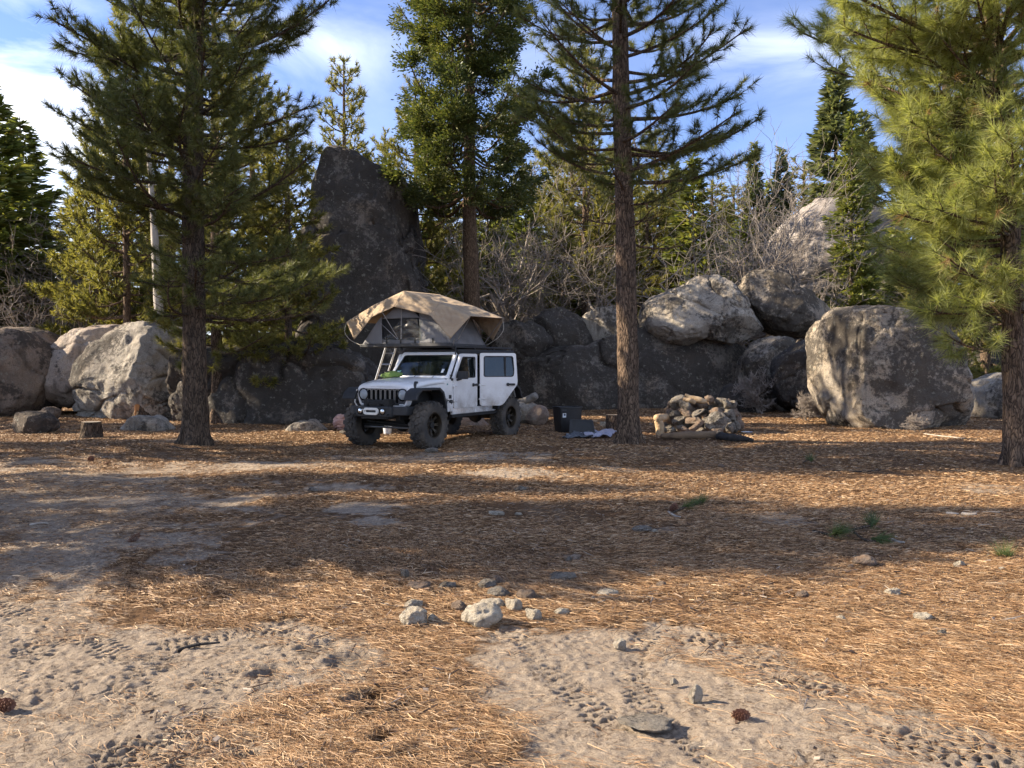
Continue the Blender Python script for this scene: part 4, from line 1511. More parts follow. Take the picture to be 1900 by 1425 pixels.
M['decal_black'] = simple('decal_black', (.015, .015, .016), (.012, .012, .012), 9, .5)


def glass_mat(name, tint, alpha, rough=.02):
    m, nt, b = new_mat(name)
    b.inputs['Base Color'].default_value = (*tint, 1)
    b.inputs['Roughness'].default_value = rough
    b.inputs['Specular IOR Level'].default_value = .9
    tr = nd(nt, 'ShaderNodeBsdfTransparent')
    tr.inputs['Color'].default_value = (.62, .68, .66, 1)
    mx = nd(nt, 'ShaderNodeMixShader', Fac=alpha)
    nt.links.new(tr.outputs[0], mx.inputs[1])
    nt.links.new(b.outputs[0], mx.inputs[2])
    nt.links.new(mx.outputs[0], nt.nodes['Material Output'].inputs['Surface'])
    return m


M['glass'] = glass_mat('window_glass', (.010, .014, .013), .72)
M['glass_clear'] = glass_mat('lamp_glass', (.55, .58, .60), .55, .08)

fdir = np.array([-.49, -.872]); fdir /= np.linalg.norm(fdir)
JO = np.array([-1.578, 17.914])
JYAW = math.atan2(fdir[1], fdir[0])
jeep = thing('off_road_vehicle', 'white four door off road vehicle with black fenders and one rear door open', 'car', (JO[0], JO[1], hz(*JO) - .01), JYAW)
PW, BP, CH = M['paint_white'], M['black_plastic'], M['chassis']

# body tub: left and right sides behind the front doors, rocker, rear, floor
mb = MB()
for s in (1, -1):
    quarter = [(-1.16, 1.34), (-2.08, 1.34), (-2.10, .95), (-2.02, .88), (-1.93, 1.04), (-1.78, 1.13), (-1.26, 1.13), (-1.12, 1.06), (-1.05, 1.15), (-1.13, 1.25)]
    mb.prism(quarter, 'y', s * .735, s * .785)
    mb.box((-.24, s * .745, .685), (1.75, .07, .13))
    if s < 0:
        mb.prism([(.62, .74), (.62, 1.34), (-1.12, 1.34), (-1.12, 1.1), (-.95, .74)], 'y', -.735, -.785)
mb.box((-2.09, 0, 1.08), (.05, 1.50, .56))
body = mb.build('body', PW, jeep, bevel=.012)
# engine bay sides
mb = MB()
for s in (1, -1):
    side = [(.625, .68), (.625, 1.345), (.80, 1.335), (1.88, 1.16), (1.885, 1.00), (1.80, 1.06), (1.72, 1.12), (1.25, 1.12), (1.08, 1.04), (.95, .80), (.93, .68)]
    p = MB().prism(side, 'y', s * .74, s * .785)
    p.map(lambda x, y, z: (x, y - math.copysign(max(0, x - .63) * .135, y), z))
    mb.add(p.v, p.f)
mb.build('fender_panel', PW, jeep, bevel=.010)
# bonnet: crowned, rounded down to its side seam
rows = []
for x, z, w in ((.74, 1.325, .755), (.80, 1.352, .752), (1.0, 1.350, .735), (1.3, 1.328, .70), (1.6, 1.292, .665), (1.78, 1.262, .64), (1.87, 1.232, .625), (1.91, 1.19, .615)):
    r = []
    for y, dz in ((-1, -.10), (-.995, -.05), (-.975, -.022), (-.92, -.004), (-.72, .0), (-.66, .012), (-.5, .022), (0, .028), (.5, .022), (.66, .012), (.72, 0), (.92, -.004), (.975, -.022), (.995, -.05), (1, -.10)):
        r.append((x, y * w, z + dz * (1 if x < 1.88 else .6)))
    rows.append(r)
hood = MB().grid(rows).build('bonnet', PW, jeep, solid=.012)
mb = MB()
mb.box((.73, 0, 1.335), (.10, 1.40, .03))
mb.build('cowl_panel', BP, hood, bevel=.008)
for y in (-.60, .60):
    MB().tube([(1.66, y * 1.07, 1.29), (1.72, y * 1.07, 1.29), (1.75, y * 1.08, 1.22), (1.75, y * 1.08, 1.16)], [.022, .03, .03, .02], 8).build('bonnet_latch', BP, hood)
for y, a in ((-.12, 1), (.34, 1)):
    MB().tube([(.76, y, 1.365), (.68, y + .1, 1.44), (.665, y + .46, 1.42)], .011, 6).build('wiper', BP, jeep)
# grille
GX = 1.905
outl = rpoly([(-.615, 1.20), (.615, 1.20), (.635, 1.02), (.55, .82), (-.55, .82), (-.635, 1.02)], [.09, .09, .1, .07, .07, .1], 5)
inl = rpoly([(-.575, 1.165), (.575, 1.165), (.59, 1.02), (.52, .845), (-.52, .845), (-.59, 1.02)], [.09, .09, .1, .07, .07, .1], 5)
grl = MB().ring(outl, inl, 'x', GX - .14, GX + .012).build('grille_frame', PW, jeep, bevel=.008)
MB().prism(inl, 'x', GX - .12, GX - .015).build('grille_insert', M['grey_insert'], jeep)
for k in range(7):
    y = (k - 3) * .113
    hw = .038
    lo = .89
    top = 1.145
    so = rpoly([(y - hw - .010, lo - .01), (y + hw + .010, lo - .01), (y + hw + .010, top + .01), (y - hw - .010, top + .01)], .03, 3)
    si = rpoly([(y - hw, lo), (y + hw, lo), (y + hw, top), (y - hw, top)], .025, 3)
    f = MB().ring(so, si, 'x', GX - .016, GX + .006).build('grille_slot', M['slot_trim'], jeep)
    MB().prism(si, 'x', GX - .03, GX - .010).build('slot_mesh', M['slot_black'], f)
for s in (1, -1):
    y = s * .475
    ring = MB().lathe([(.118, GX - .02), (.122, GX + .012), (.105, GX + .018), (.098, GX + .008)], 'x', (0, y, 1.055), 28, False)
    hl = ring.build('headlight', M['black_gloss'], jeep)
    MB().lathe([(.001, GX - .045), (.06, GX - .03), (.098, GX + .004)], 'x', (0, y, 1.055), 24, False).build('reflector', M['chrome'], hl)
    MB().lathe([(.10, GX + .006), (.085, GX + .026), (.05, GX + .036), (.001, GX + .040)], 'x', (0, y, 1.055), 24, False).build('lens', M['glass_clear'], hl)
    MB().box((GX + .02, s * .46, .865), (.02, .10, .022)).build('turn_signal', M['sticker_white'], jeep, bevel=.005)
# front flares and rear flares
arch_o = [(2.06, .96), (2.0, 1.10), (1.86, 1.185), (1.24, 1.185), (1.10, 1.10), (1.00, .84), (.985, .66)]
arch_i = [(2.00, .95), (1.95, 1.06), (1.83, 1.135), (1.27, 1.135), (1.15, 1.06), (1.05, .82), (1.035, .66)]
rear_o = [(-.95, .66), (-.97, .88), (-1.10, 1.10), (-1.24, 1.185), (-1.84, 1.185), (-1.98, 1.10), (-2.10, .86)]
rear_i = [(-1.01, .66), (-1.03, .86), (-1.14, 1.06), (-1.27, 1.135), (-1.81, 1.135), (-1.93, 1.06), (-2.04, .85)]
for nm, o, i in (('front_flare', arch_o, arch_i), ('rear_flare', rear_o, rear_i)):
    for s in (1, -1):
        y0 = s * (.60 if nm == 'front_flare' else .74)
        MB().prism(o + i[::-1], 'y', y0, s * (.90 if nm == 'front_flare' else .93)).build(nm, BP, jeep, bevel=.012)
# dark inner works
mb = MB()
mb.box((1.32, 0, .98), (1.10, 1.02, .34))
mb.box((0, 0, .70), (3.9, .86, .16))
mb.box((-.15, 0, .72), (1.75, 1.42, .06))
mb.box((-1.55, 0, .95), (1.0, 1.10, .25))
for s in (1, -1):
    mb.box((0, s * .42, .64), (4.0, .10, .14))
    mb.box((-.24, s * .80, .59), (1.95, .09, .06))
for x in (1.505, -1.505):
    mb.tube([(x, -.70, .465), (x, .70, .465)], .055, 10)
    mb.lathe([(.02, -.13), (.13, -.10), (.16, 0), (.13, .10), (.02, .13)], 'x', (x, .18 if x > 0 else 0, .465), 14)
    for s in (1, -1):
        mb.tube([(x + .1, s * .50, .50), (x + .02, s * .46, .95)], .035, 8)
        mb.tube([(x - .04, s * .52, .48), (x - .85, s * .40, .62)], .035, 8)
mb.tube([(1.66, -.66, .44), (1.66, .66, .44)], .022, 8)
mb.tube([(1.74, -.55, .52), (1.74, .60, .46)], .020, 8)
mb.build('chassis', CH, jeep, bevel=.01)
MB().tube([(1.70, -.62, .40), (1.76, -.2, .405), (1.76, .25, .405), (1.70, .62, .40)], .020, 8).build('sway_bar', M['slot_trim'], jeep)
# bumper, winch, fairlead
mb = MB()
mb.box((2.16, 0, .735), (.20, .92, .20))
for s in (1, -1):
    p = MB().box((2.07, s * .56, .75), (.26, .26, .17))
    p.map(lambda x, y, z: (x - max(0, abs(y) - .46) * .6, y, z))
    mb.add(p.v, p.f)
mb.box((2.03, 0, .66), (.34, .60, .14))
bump = mb.build('bumper', BP, jeep, bevel=.018)
mb = MB().lathe([(.02, -.20), (.075, -.20), (.075, -.16), (.06, -.16), (.06, .16), (.075, .16), (.075, .20), (.02, .20)], 'y', (2.08, 0, .90), 18)
mb.box((2.06, .25, .90), (.16, .12, .14))
mb.box((2.06, -.25, .90), (.14, .10, .13))
mb.box((2.13, 0, .865), (.10, .24, .05))
mb.build('winch', M['chassis'], bump, bevel=.01)
st = lambda w, h, n=8: [(w * (1 if k < n else -1) + h * math.cos(-math.pi / 2 + math.pi * k / (n - 1)) if k < n else -w + h * math.cos(math.pi / 2 + math.pi * (k - n) / (n - 1)),
                         h * math.sin(-math.pi / 2 + math.pi * k / (n - 1)) if k < n else h * math.sin(math.pi / 2 + math.pi * (k - n) / (n - 1))) for k in range(2 * n)]
fo = [(y, z + .745) for y, z in st(.115, .068)]
fi = [(y, z + .745) for y, z in st(.105, .022)]
MB().ring(fo, fi, 'x', 2.262, 2.295).build('fairlead', M['fairlead_metal'], bump, bevel=.006)
for s in (1, -1):
    fl = MB().lathe([(.062, 2.245), (.066, 2.275), (.052, 2.280)], 'x', (0, s * .27, .745), 20, False).build('fog_light', M['black_gloss'], bump)
    MB().lathe([(.056, 2.262), (.045, 2.276), (.001, 2.282)], 'x', (0, s * .27, .745), 20, False).build('lens', M['chrome'], fl)
    MB().tube([(2.26, s * .40, .70), (2.31, s * .40, .67), (2.31, s * .40, .63), (2.26, s * .40, .61)], .016, 8).build('shackle', M['chassis'], bump)
MB().tube([(1.95, -.61, 1.15), (1.98, -.625, 1.02), (2.03, -.60, .90), (2.14, -.45, .83), (2.24, -.30, .80), (2.30, -.13, .75)], .012, 6).build('winch_rope', M['rope'], bump)
# windscreen frame, glass, roof, rear glass house
TOPZ = 1.885


def wsp(y, t):      # a point of the windscreen plane: t = 0 at the cowl, 1 at the header
    return (.74 - .44 * t, y, 1.345 + (TOPZ - 1.345) * t)


mb = MB()
wo = rpoly([(-.755, 0), (.755, 0), (.685, 1), (-.685, 1)], [.02, .02, .07, .07], 4)
wi = rpoly([(-.685, .09), (.685, .09), (.625, .90), (-.625, .90)], .06, 4)
p = MB().ring(wo, wi, 'x', -.03, .03)
p.map(lambda x, y, z: tuple(Vector(wsp(y, z)) + Vector((.54, 0, .44)).normalized() * x))
mb.add(p.v, p.f)
wf = mb.build('windscreen_frame', PW, jeep, bevel=.008)
p = MB().prism(rpoly([(-.695, .08), (.695, .08), (.635, .915), (-.635, .915)], .06, 4), 'x', -.008, .004)
p.map(lambda x, y, z: tuple(Vector(wsp(y, z)) + Vector((.54, 0, .44)).normalized() * x))
wg = p.build('windscreen', M['glass'], jeep)
wb_o = rpoly([(-.69, .085), (.69, .085), (.63, .91), (-.63, .91)], .06, 4)
wb_i = rpoly([(-.655, .125), (.655, .125), (.60, .875), (-.60, .875)], .05, 4)
p = MB().ring(wb_o, wb_i, 'x', .006, .009)
p.map(lambda x, y, z: tuple(Vector(wsp(y, z)) + Vector((.54, 0, .44)).normalized() * x))
p.build('glass_border', M['decal_black'], wg)


def on_ws(y0, y1, t0, t1, name, mat):
    p = MB().prism([(y0, t0), (y1, t0), (y1, t1), (y0, t1)], 'x', .010, .012)
    p.map(lambda x, y, z: tuple(Vector(wsp(y, z)) + Vector((.54, 0, .44)).normalized() * x))
    p.build(name, mat, wg)


on_ws(-.62, -.52, .14, .30, 'sticker', M['sticker_teal'])
on_ws(-.60, -.54, .16, .26, 'sticker', M['sticker_white'])
on_ws(.50, .56, .22, .36, 'sticker', M['sticker_white'])
mb = MB()
mb.box((-.90, 0, 1.925), (2.36, 1.38, .07))
for s in (1, -1):
    mb.box((-.90, s * .665, 1.885), (2.34, .07, .05))
    mb.box((-.325, s * .70, 1.62), (.09, .05, .52))
    mb.box((-.345, s * .735, 1.05), (.10, .05, .62))  # lower door pillar, coloured black to paint in the dark door gap
    mb.box((-1.16, s * .70, 1.62), (.11, .05, .52))
    mb.box((-2.04, s * .68, 1.62), (.12, .06, .52))
    mb.box((-1.6, s * .70, 1.37), (.96, .05, .07))
    mb.box((-1.6, s * .70, 1.86), (.96, .05, .06))
mb.build('hard_top', M['black_plastic'], jeep, bevel=.02)
for s in (1, -1):
    MB().box((-1.60, s * .70, 1.62), (.82, .012, .46)).build('rear_window', M['glass'], jeep)
MB().box((-2.06, 0, 1.62), (.012, 1.20, .48)).build('tailgate_window', M['glass'], jeep)
# front doors


def door_mesh(front):
    if front:
        o = [(0, .745), (0, 1.345), (-.29, 1.865), (-.915, 1.865), (-.915, .745)]
        i = [(-.085, 1.36), (-.105, 1.42), (-.335, 1.80), (-.835, 1.80), (-.835, 1.36)]
        ro, ri = [.05, .02, .05, .05, .05], [.03, .03, .05, .05, .05]
    else:
        o = [(0, .755), (0, 1.885), (-.80, 1.885), (-.845, 1.22), (-.50, .755)]
        i = [(-.085, 1.375), (-.085, 1.82), (-.735, 1.82), (-.765, 1.50), (-.745, 1.375)]
        ro, ri = [.06, .05, .05, .08, .08], [.05, .05, .05, .06, .05]
    n = 4
    mb = MB()
    mb.ring(rpoly(o, ro, n), rpoly(i, ri, n), 'y', -.028, .028)
    return mb, rpoly(i, ri, n)


def make_door(front, side, loc, ang, name):
    mb, win = door_mesh(front)
    d = mb.build(name, PW, jeep, loc, (0, 0, ang), bevel=.007)
    MB().prism(win, 'y', -.006, .004).map(lambda x, y, z: (x, y - side * (z - 1.6) * .07, z)).build('door_window', M['glass'], d)
    c = np.mean(win, 0)
    inner = [tuple(c + (np.array(p) - c) * np.array([.955, .93])) for p in win]
    MB().ring([tuple(c + (np.array(p) - c) * 1.012) for p in win], inner, 'y', side * .022, side * .031).build('window_seal', M['decal_black'], d)
    if not front:
        MB().box((-.56, side * .012, 1.60), (.035, .03, .44)).build('window_bar', M['decal_black'], d)
    hx = -.80 if front else -.68
    hd = MB().box((hx, side * .055, 1.21), (.19, .035, .045)).box((hx + .06, side * .04, 1.21), (.04, .04, .07)).box((hx - .07, side * .04, 1.21), (.03, .04, .05))
    hd.build('handle', BP, d, bevel=.010)
    for z in (1.20, .90):
        MB().tube([(.03, side * .036, z), (-.11, side * .040, z)], [.020, .010], 8).tube([(-.005, side * .045, z - .045), (-.005, side * .045, z + .045)], .016, 8).build('hinge', PW, d)
    return d


def mirror(d, side, at):
    mm = MB().box((at[0], side * .17, at[1] + .02), (.11, .20, .16)).tube([(at[0], side * .02, at[1] - .08), (at[0], side * .14, at[1] - .05)], .025, 8)
    mm.build('mirror', BP, d, bevel=.025)


fd = make_door(True, 1, (.615, .765, 0), 0, 'front_door')
mirror(fd, 1, (-.13, 1.40))
fd2 = make_door(True, -1, (.615, -.765, 0), 0, 'front_door')
mirror(fd2, -1, (-.13, 1.40))
make_door(False, 1, (-.395, .795, 0), -math.radians(44), 'rear_door')
# cabin
mb = MB()
mb.box((.42, 0, 1.22), (.36, 1.34, .22))
dash = mb.build('dashboard', M['seat_cloth'], jeep, bevel=.04)
an = np.linspace(0, 2 * math.pi, 25)[:-1]
MB().tube([(.20 + .05 * math.sin(a), .37 + .19 * math.cos(a), 1.34 + .18 * math.sin(a)) for a in an], .016, 8, True).tube([(.21, .19, 1.34), (.21, .55, 1.34)], .014, 6).build('steering_wheel', BP, dash)
for s in (1, -1):
    mb = MB().box((-.12, s * .37, 1.0), (.50, .50, .18)).box((-.36, s * .37, 1.30), (.16, .48, .56), (0, -.16, 0)).box((-.42, s * .37, 1.66), (.10, .27, .20), (0, -.1, 0))
    mb.build('front_seat', M['seat_cloth'], jeep, bevel=.05)
mb = MB().box((-1.05, 0, 1.0), (.48, 1.2, .18)).box((-1.30, 0, 1.28), (.15, 1.2, .54), (0, -.16, 0))
mb.build('rear_seat', M['seat_cloth'], jeep, bevel=.05)
# side marks: a square badge above lettering
MB().box((.715, .7765, .985), (.08, .006, .075), (0, 0, -.134)).build('badge', M['decal_black'], jeep)
cu = bpy.data.curves.new('lettering', 'FONT')
cu.body = 'Jeep'
cu.size = .115
cu.extrude = .001
cu.offset = .006
cu.align_x = 'CENTER'
to = bpy.data.objects.new('lettering', cu)
C.objects.link(to)
dg = bpy.context.evaluated_depsgraph_get()
tme = bpy.data.meshes.new_from_object(to.evaluated_get(dg))
tme.name = 'lettering'
bpy.data.objects.remove(to)
bpy.data.curves.remove(cu)
link('lettering', tme, M['decal_black'], jeep, (.735, .7775, .865), (math.pi / 2, 0, math.pi - .134))
MB().box((.80, .768, 1.24), (.03, .006, .03), (0, 0, -.134)).build('badge', M['sticker_teal'], jeep)
MB().box((.66, .785, 1.335), (.06, .03, .05)).build('hood_hinge', BP, jeep, bevel=.01)
MB().box((-2.10, .66, 1.10), (.06, .16, .24)).build('tail_light', M['tail_red'], jeep, bevel=.015)
MB().box((-2.10, -.66, 1.10), (.06, .16, .24)).build('tail_light', M['tail_red'], jeep, bevel=.015)
# roof rack
mb = MB()
for s in (1, -1):
    mb.box((-.75, s * .66, 2.005), (2.5, .045, .04))
    for x in (.42, -.4, -1.2, -1.9):
        mb.box((x, s * .66, 1.975), (.06, .04, .05))
for x in np.linspace(.42, -1.92, 8):
    mb.box((x, 0, 2.005), (.06, 1.30, .03))
mb.box((.40, .70, 1.93), (.035, .02, .18))
mb.build('roof_rack', M['black_plastic'], jeep, bevel=.006)

# wheels
R0, WD = .472, .315
tb = MB().lathe([(.245, -.125), (.255, -.142), (.31, -.158), (.385, -.162), (.43, -.150), (.447, -.128), (.449, 0), (.447, .128), (.43, .150), (.385, .162), (.31, .158), (.255, .142), (.245, .125)], 'y', n=64, close=False)
NLUG = 20
rngw = np.random.default_rng(5)
for k in range(NLUG):
    for row, (y, wy, off, tw) in enumerate(((-.040, .075, .0, .35), (.040, .075, .5, -.35), (-.118, .072, .25, .1), (.118, .072, .75, -.1))):
        a = 2 * math.pi * (k + off) / NLUG
        lx = .098 if row < 2 else .088
        p = MB().box((0, 0, 0), (lx, wy, .036), (0, 0, tw), .86)
        rr = R0 - .018 - (.012 if row > 1 else 0)
        ca, sa = math.cos(a), math.sin(a)
        p.map(lambda x, yy, z: ((rr + z - abs(yy) * (.10 if row > 1 else 0)) * ca - x * sa, yy + y, (rr + z) * sa + x * ca))
        tb.add(p.v, p.f)
        if row > 1:
            sg = -1 if y < 0 else 1
            p = MB().box((0, 0, 0), (.075 if k % 2 else .05, .022, .062))
            p.map(lambda x, yy, z: ((.418 + z) * ca - x * sa, yy + sg * .155, (.418 + z) * sa + x * ca))
            tb.add(p.v, p.f)
hubm = MB().lathe([(.02, -.06), (.15, -.06), (.15, .03), (.06, .05), (.06, .085), (.02, .09)], 'y', n=20)
w0 = hubm.build('wheel', CH, jeep, (1.505, .80, R0 - .01))
tb.build('tyre', M['tyre_rubber'], w0)
rb = MB().lathe([(.252, -.13), (.235, -.12), (.222, 0), (.222, .09), (.236, .125), (.262, .132), (.262, .142), (.232, .140), (.214, .09), (.208, .0)], 'y', n=40, close=False)
rb.lathe([(.02, .055), (.075, .055), (.085, .035), (.085, .02)], 'y', n=20)
for k in range(8):
    a = 2 * math.pi * k / 8
    for da in (-.13, .13):
        p = MB().box((.150, .045, 0), (.150, .035, .028), None)
        p.map(lambda x, y, z: (x * math.cos(a + da * (x - .07) * 5) - z * math.sin(a + da * (x - .07) * 5), y + (x - .15) * .25, x * math.sin(a + da * (x - .07) * 5) + z * math.cos(a + da * (x - .07) * 5)))
        rb.add(p.v, p.f)
rb.build('rim', M['rim_bronze'], w0, bevel=.004)
for (x, y, r) in ((-1.505, .80, 0), (1.505, -.80, math.pi), (-1.505, -.80, math.pi)):
    w = w0.copy()
    C.objects.link(w)
    w.location = (x, y, R0 - .01)
    w.rotation_euler = (0, .4 * x, r)
    for ch in w0.children:
        c = ch.copy()
        C.objects.link(c)
        c.parent = w
sp = w0.copy()
sp.name = 'spare_wheel'
C.objects.link(sp)
sp.location = (-2.28, 0, 1.15)
sp.rotation_euler = (0, 0, math.pi / 2)
for ch in w0.children:
    c = ch.copy()
    C.objects.link(c)
    c.parent = sp

# ------------------------------------------------------------------ roof tent
M['fly_cloth'] = simple('fly_cloth', (.43, .325, .215), (.36, .265, .175), 5, .85, .7, 14, stretch=(1, .35, 1))
M['tent_cloth'] = simple('tent_cloth', (.225, .222, .225), (.175, .173, .176), 5, .85, .8, 12, stretch=(1, 1, .4))
M['net_dark'] = simple('net_dark', (.020, .020, .021), (.014, .014, .015), 20, .8)
M['tent_pole'] = simple('tent_pole', (.42, .41, .40), (.34, .33, .32), 9, .35, metal=.8)
M['tent_base'] = simple('tent_base', (.06, .06, .062), (.04, .04, .042), 9, .6)
M['alu'] = simple('alu', (.62, .62, .62), (.5, .5, .5), 12, .35, metal=.85)
tent = thing('roof_tent', 'tan and grey roof top tent opened out on the white vehicle', 'tent', tuple(jeep.location), JYAW)
mb = MB().box((-.175, -.52, 2.045), (1.36, 2.40, .05))
mb.box((.505, -.52, 2.05), (.03, 2.40, .07)).box((-.855, -.52, 2.05), (.03, 2.40, .07))
mb.build('base', M['tent_base'], tent, bevel=.01)


def cloth(corners, nu, nv, name, mat, amp=.02, sag=.03, seed=1, pin=True, parent=None):
    """a quad of cloth between four corners (a b / d c) with sag and creases"""
    a, b_, c, d_ = [np.array(q, float) for q in corners]
    u, v_ = np.meshgrid(np.linspace(0, 1, nu), np.linspace(0, 1, nv))
    u, v_ = u.ravel(), v_.ravel()
    P_ = a * ((1 - u) * (1 - v_))[:, None] + b_ * (u * (1 - v_))[:, None] + c * (u * v_)[:, None] + d_ * ((1 - u) * v_)[:, None]
    nrm = np.cross(b_ - a, d_ - a)
    nrm /= np.linalg.norm(nrm)
    wgt = (u * (1 - u) * v_ * (1 - v_) * 16)
    edge = np.minimum(1, np.minimum(np.minimum(u, 1 - u), np.minimum(v_, 1 - v_)) * 8)
    q = np.stack([u * 3.1 + v_ * 2.2 + seed, v_ * 7.0 - u * 2.5 + seed], 1)
    cr = (1 - np.abs(fbm(q, 3, seed))) - .6
    P_ = P_ + nrm * (cr * amp * edge)[:, None] - np.array([0, 0, 1.]) * (sag * wgt)[:, None]
    ii_ = np.arange(nu * nv).reshape(nv, nu)
    F_ = np.stack([ii_[:-1, :-1].ravel(), ii_[:-1, 1:].ravel(), ii_[1:, 1:].ravel(), ii_[1:, :-1].ravel()], 1)
    return P_, F_


def cloth_part(name, mat, quads, parent, thick=.006):
    pr = Parts()
    for k, (cs, nu, nv, amp, sag) in enumerate(quads):
        v_, f_ = cloth(cs, nu, nv, name, mat, amp, sag, 7 * k + 3)
        pr.add(v_, f_)
    o = link(name, pr.mesh(name), mat, parent)
    s = o.modifiers.new('solid', 'SOLIDIFY')
    s.thickness = thick
    return o


xf, xb = .50, -.85
prof = [(-2.11, 2.58), (-1.33, 2.93), (-.53, 3.20), (.37, 2.91), (1.14, 2.62)]
fq = []
for (y0, z0), (y1, z1) in zip(prof[:-1], prof[1:]):
    fq.append((((xf, y0, z0), (xf, y1, z1), (xb, y1, z1 + .02), (xb, y0, z0 + .02)), 24, 24, .042, .06))
for sgn, xx, ox in ((1, xf, .17), (-1, xb, -.17)):
    low_ = [(-1.75, 2.18), (-1.25, 2.66), (-.66, 2.855), (.26, 2.645), (.75, 2.16)]
    top_ = [(-2.11, 2.58), (-1.33, 2.93), (-.53, 3.20), (.37, 2.91), (1.14, 2.62)]
    for k in range(4):
        # hanging skirt, wide over the window, running to a point at the tie-downs
        a_, b_2 = top_[k], top_[k + 1]
        c_, d_2 = low_[k + 1], low_[k]
        fq.append((((xx, a_[0], a_[1]), (xx, b_2[0], b_2[1]), (xx + ox, c_[0], c_[1]), (xx + ox, d_2[0], d_2[1])), 24, 14, .045, .0))
cloth_part('fly', M['fly_cloth'], fq, tent)
# grey cabin under the fly
bz = 2.07
near = [(-1.69, bz), (-1.22, 2.62), (-.55, 3.02), (.26, 2.76), (.67, bz)]
cabin = Parts()
X1, X0 = .47, -.82


def addq(*cs, nu=14, nv=12, amp=.022, sag=0.0, seed=0):
    v_, f_ = cloth(cs, nu, nv, '', None, amp, sag, seed + 40)
    cabin.add(v_, f_)


for xx, sd_ in ((X1, 1), (X0, 2)):
    # left of the window, right of it, below and above
    addq((xx, -1.69, bz), (xx, -1.15, bz), (xx, -1.15, 2.68), (xx, -1.22, 2.62), seed=sd_)
    addq((xx, -1.15, bz), (xx, -.16, bz), (xx, -.16, 2.19), (xx, -1.15, 2.19), seed=sd_ + 3, amp=.03)
    addq((xx, -.16, bz), (xx, .67, bz), (xx, .40, 2.55), (xx, -.16, 2.60), seed=sd_ + 5, amp=.05)
    addq((xx, -.16, 2.60), (xx, .40, 2.55), (xx, .26, 2.76), (xx, -.16, 2.88), seed=sd_ + 6)
    addq((xx, -1.15, 2.62), (xx, -.16, 2.62), (xx, -.53, 3.02), (xx, -.58, 3.02), seed=sd_ + 7)
addq((X1, .67, bz), (X0, .67, bz), (X0, .26, 2.76), (X1, .26, 2.76), seed=11, amp=.04)
addq((X1, -1.69, bz), (X0, -1.69, bz), (X0, -1.22, 2.62), (X1, -1.22, 2.62), seed=12)
cab = link('tent_wall', cabin.mesh('tent_wall'), M['tent_cloth'], tent)
s_ = cab.modifiers.new('solid', 'SOLIDIFY')
s_.thickness = .006
MB().prism([(-1.16, 2.18), (-.14, 2.18), (-.14, 2.86), (-.55, 2.98), (-1.16, 2.66)], 'x', X1 - .06, X1 - .05).build('window_net', M['net_dark'], tent)
v_, f_ = cloth(((X1 + .012, -1.12, 2.17), (X1 + .012, -.10, 2.15), (X1 + .03, -.20, 2.60), (X1 + .03, -.62, 2.60)), 16, 14, '', None, .05, 0, 77)
pr = Parts()
pr.add(v_, f_)
o = link('window_flap', mk_mesh('window_flap', v_[:], [f_], True), glass_mat('flap_film', (.10, .10, .105), .45, .25), tent)
# poles and cords
for pts, r in (([(X1 + .02, -.62, 2.18), (X1 + .03, -.60, 2.9)], .012), ([(X1 + .02, -.70, 2.19), (xf + .16, -.98, 2.74)], .007), ([(X1 + .02, -.72, 2.18), (X1 + .03, -1.15, 2.52)], .007),
               ([(.35, .70, 2.10), (xf, 1.12, 2.60)], .010), ([(xb + .1, .70, 2.10), (xb, 1.08, 2.62)], .010), ([(xf, .74, 2.16), (X1, .69, 2.03)], .010)):
    MB().tube(pts, r, 6).build('pole', M['tent_pole'], tent)
for pts in ([(xf, -2.11, 2.58), (xf, -2.16, 2.36), (xf, -2.0, 2.18), (xf, -1.71, 2.06)], [(xb, 1.10, 2.62), (xb, 1.12, 2.40), (xb, .98, 2.22), (xb, .70, 2.06)]):
    MB().tube(_catmull(pts, 6), .006, 5).build('cord', M['rope'], tent)
for y_ in (-1.0, -.63, -.25, .2):
    MB().box((X1 + .03, y_, 2.13), (.012, .03, .11)).build('strap', M['decal_black'], tent)
for y_, z_ in ((-.53, 3.20), (.37, 2.91), (-1.33, 2.93)):
    MB().tube([(xf + .01, y_, z_ - .012), (0, y_, z_ - .03), (xb - .01, y_, z_ + .008)], .014, 6).build('fly_seam', M['fly_cloth'], tent)
# ladder on the far side
mb = MB()
la, lb = np.array([-.62, -1.74, 2.04]), np.array([-.62, -2.55, .0])
for dx in (-.19, .19):
    mb.tube([la + [dx, 0, 0], lb + [dx, 0, 0]], .024, 8)
for t_ in np.linspace(.07, .95, 8):
    p_ = la + (lb - la) * t_
    mb.tube([p_ + [-.19, 0, 0], p_ + [.19, 0, 0]], .017, 8)
mb.build('ladder', M['alu'], tent)

# ------------------------------------------------------------------ things lying about
# green cushion on the bonnet
M['green_cloth'] = simple('green_cloth', (.20, .30, .07), (.13, .21, .05), 9, .85, .6, 16)
v_, f_ = ico(4)
q = v_ * np.array([.17, .25, .085])
q[:, 2] = np.where(q[:, 2] < 0, q[:, 2] * .5, q[:, 2])
q += norm(v_) * (fbm(v_ * 2.4, 3, 3) * .02)[:, None]
cz = Matrix.Rotation(JYAW, 4, 'Z') @ Vector((1.02, -.46, 0))
tag(link('cushion', mk_mesh('cushion', q, [f_], True), M['green_cloth'], loc=(JO[0] + cz.x, JO[1] + cz.y, 1.405 + jeep.location.z), rot=(.06, .04, JYAW)),
    'crumpled green cushion lying on the bonnet before the windscreen', 'cushion')
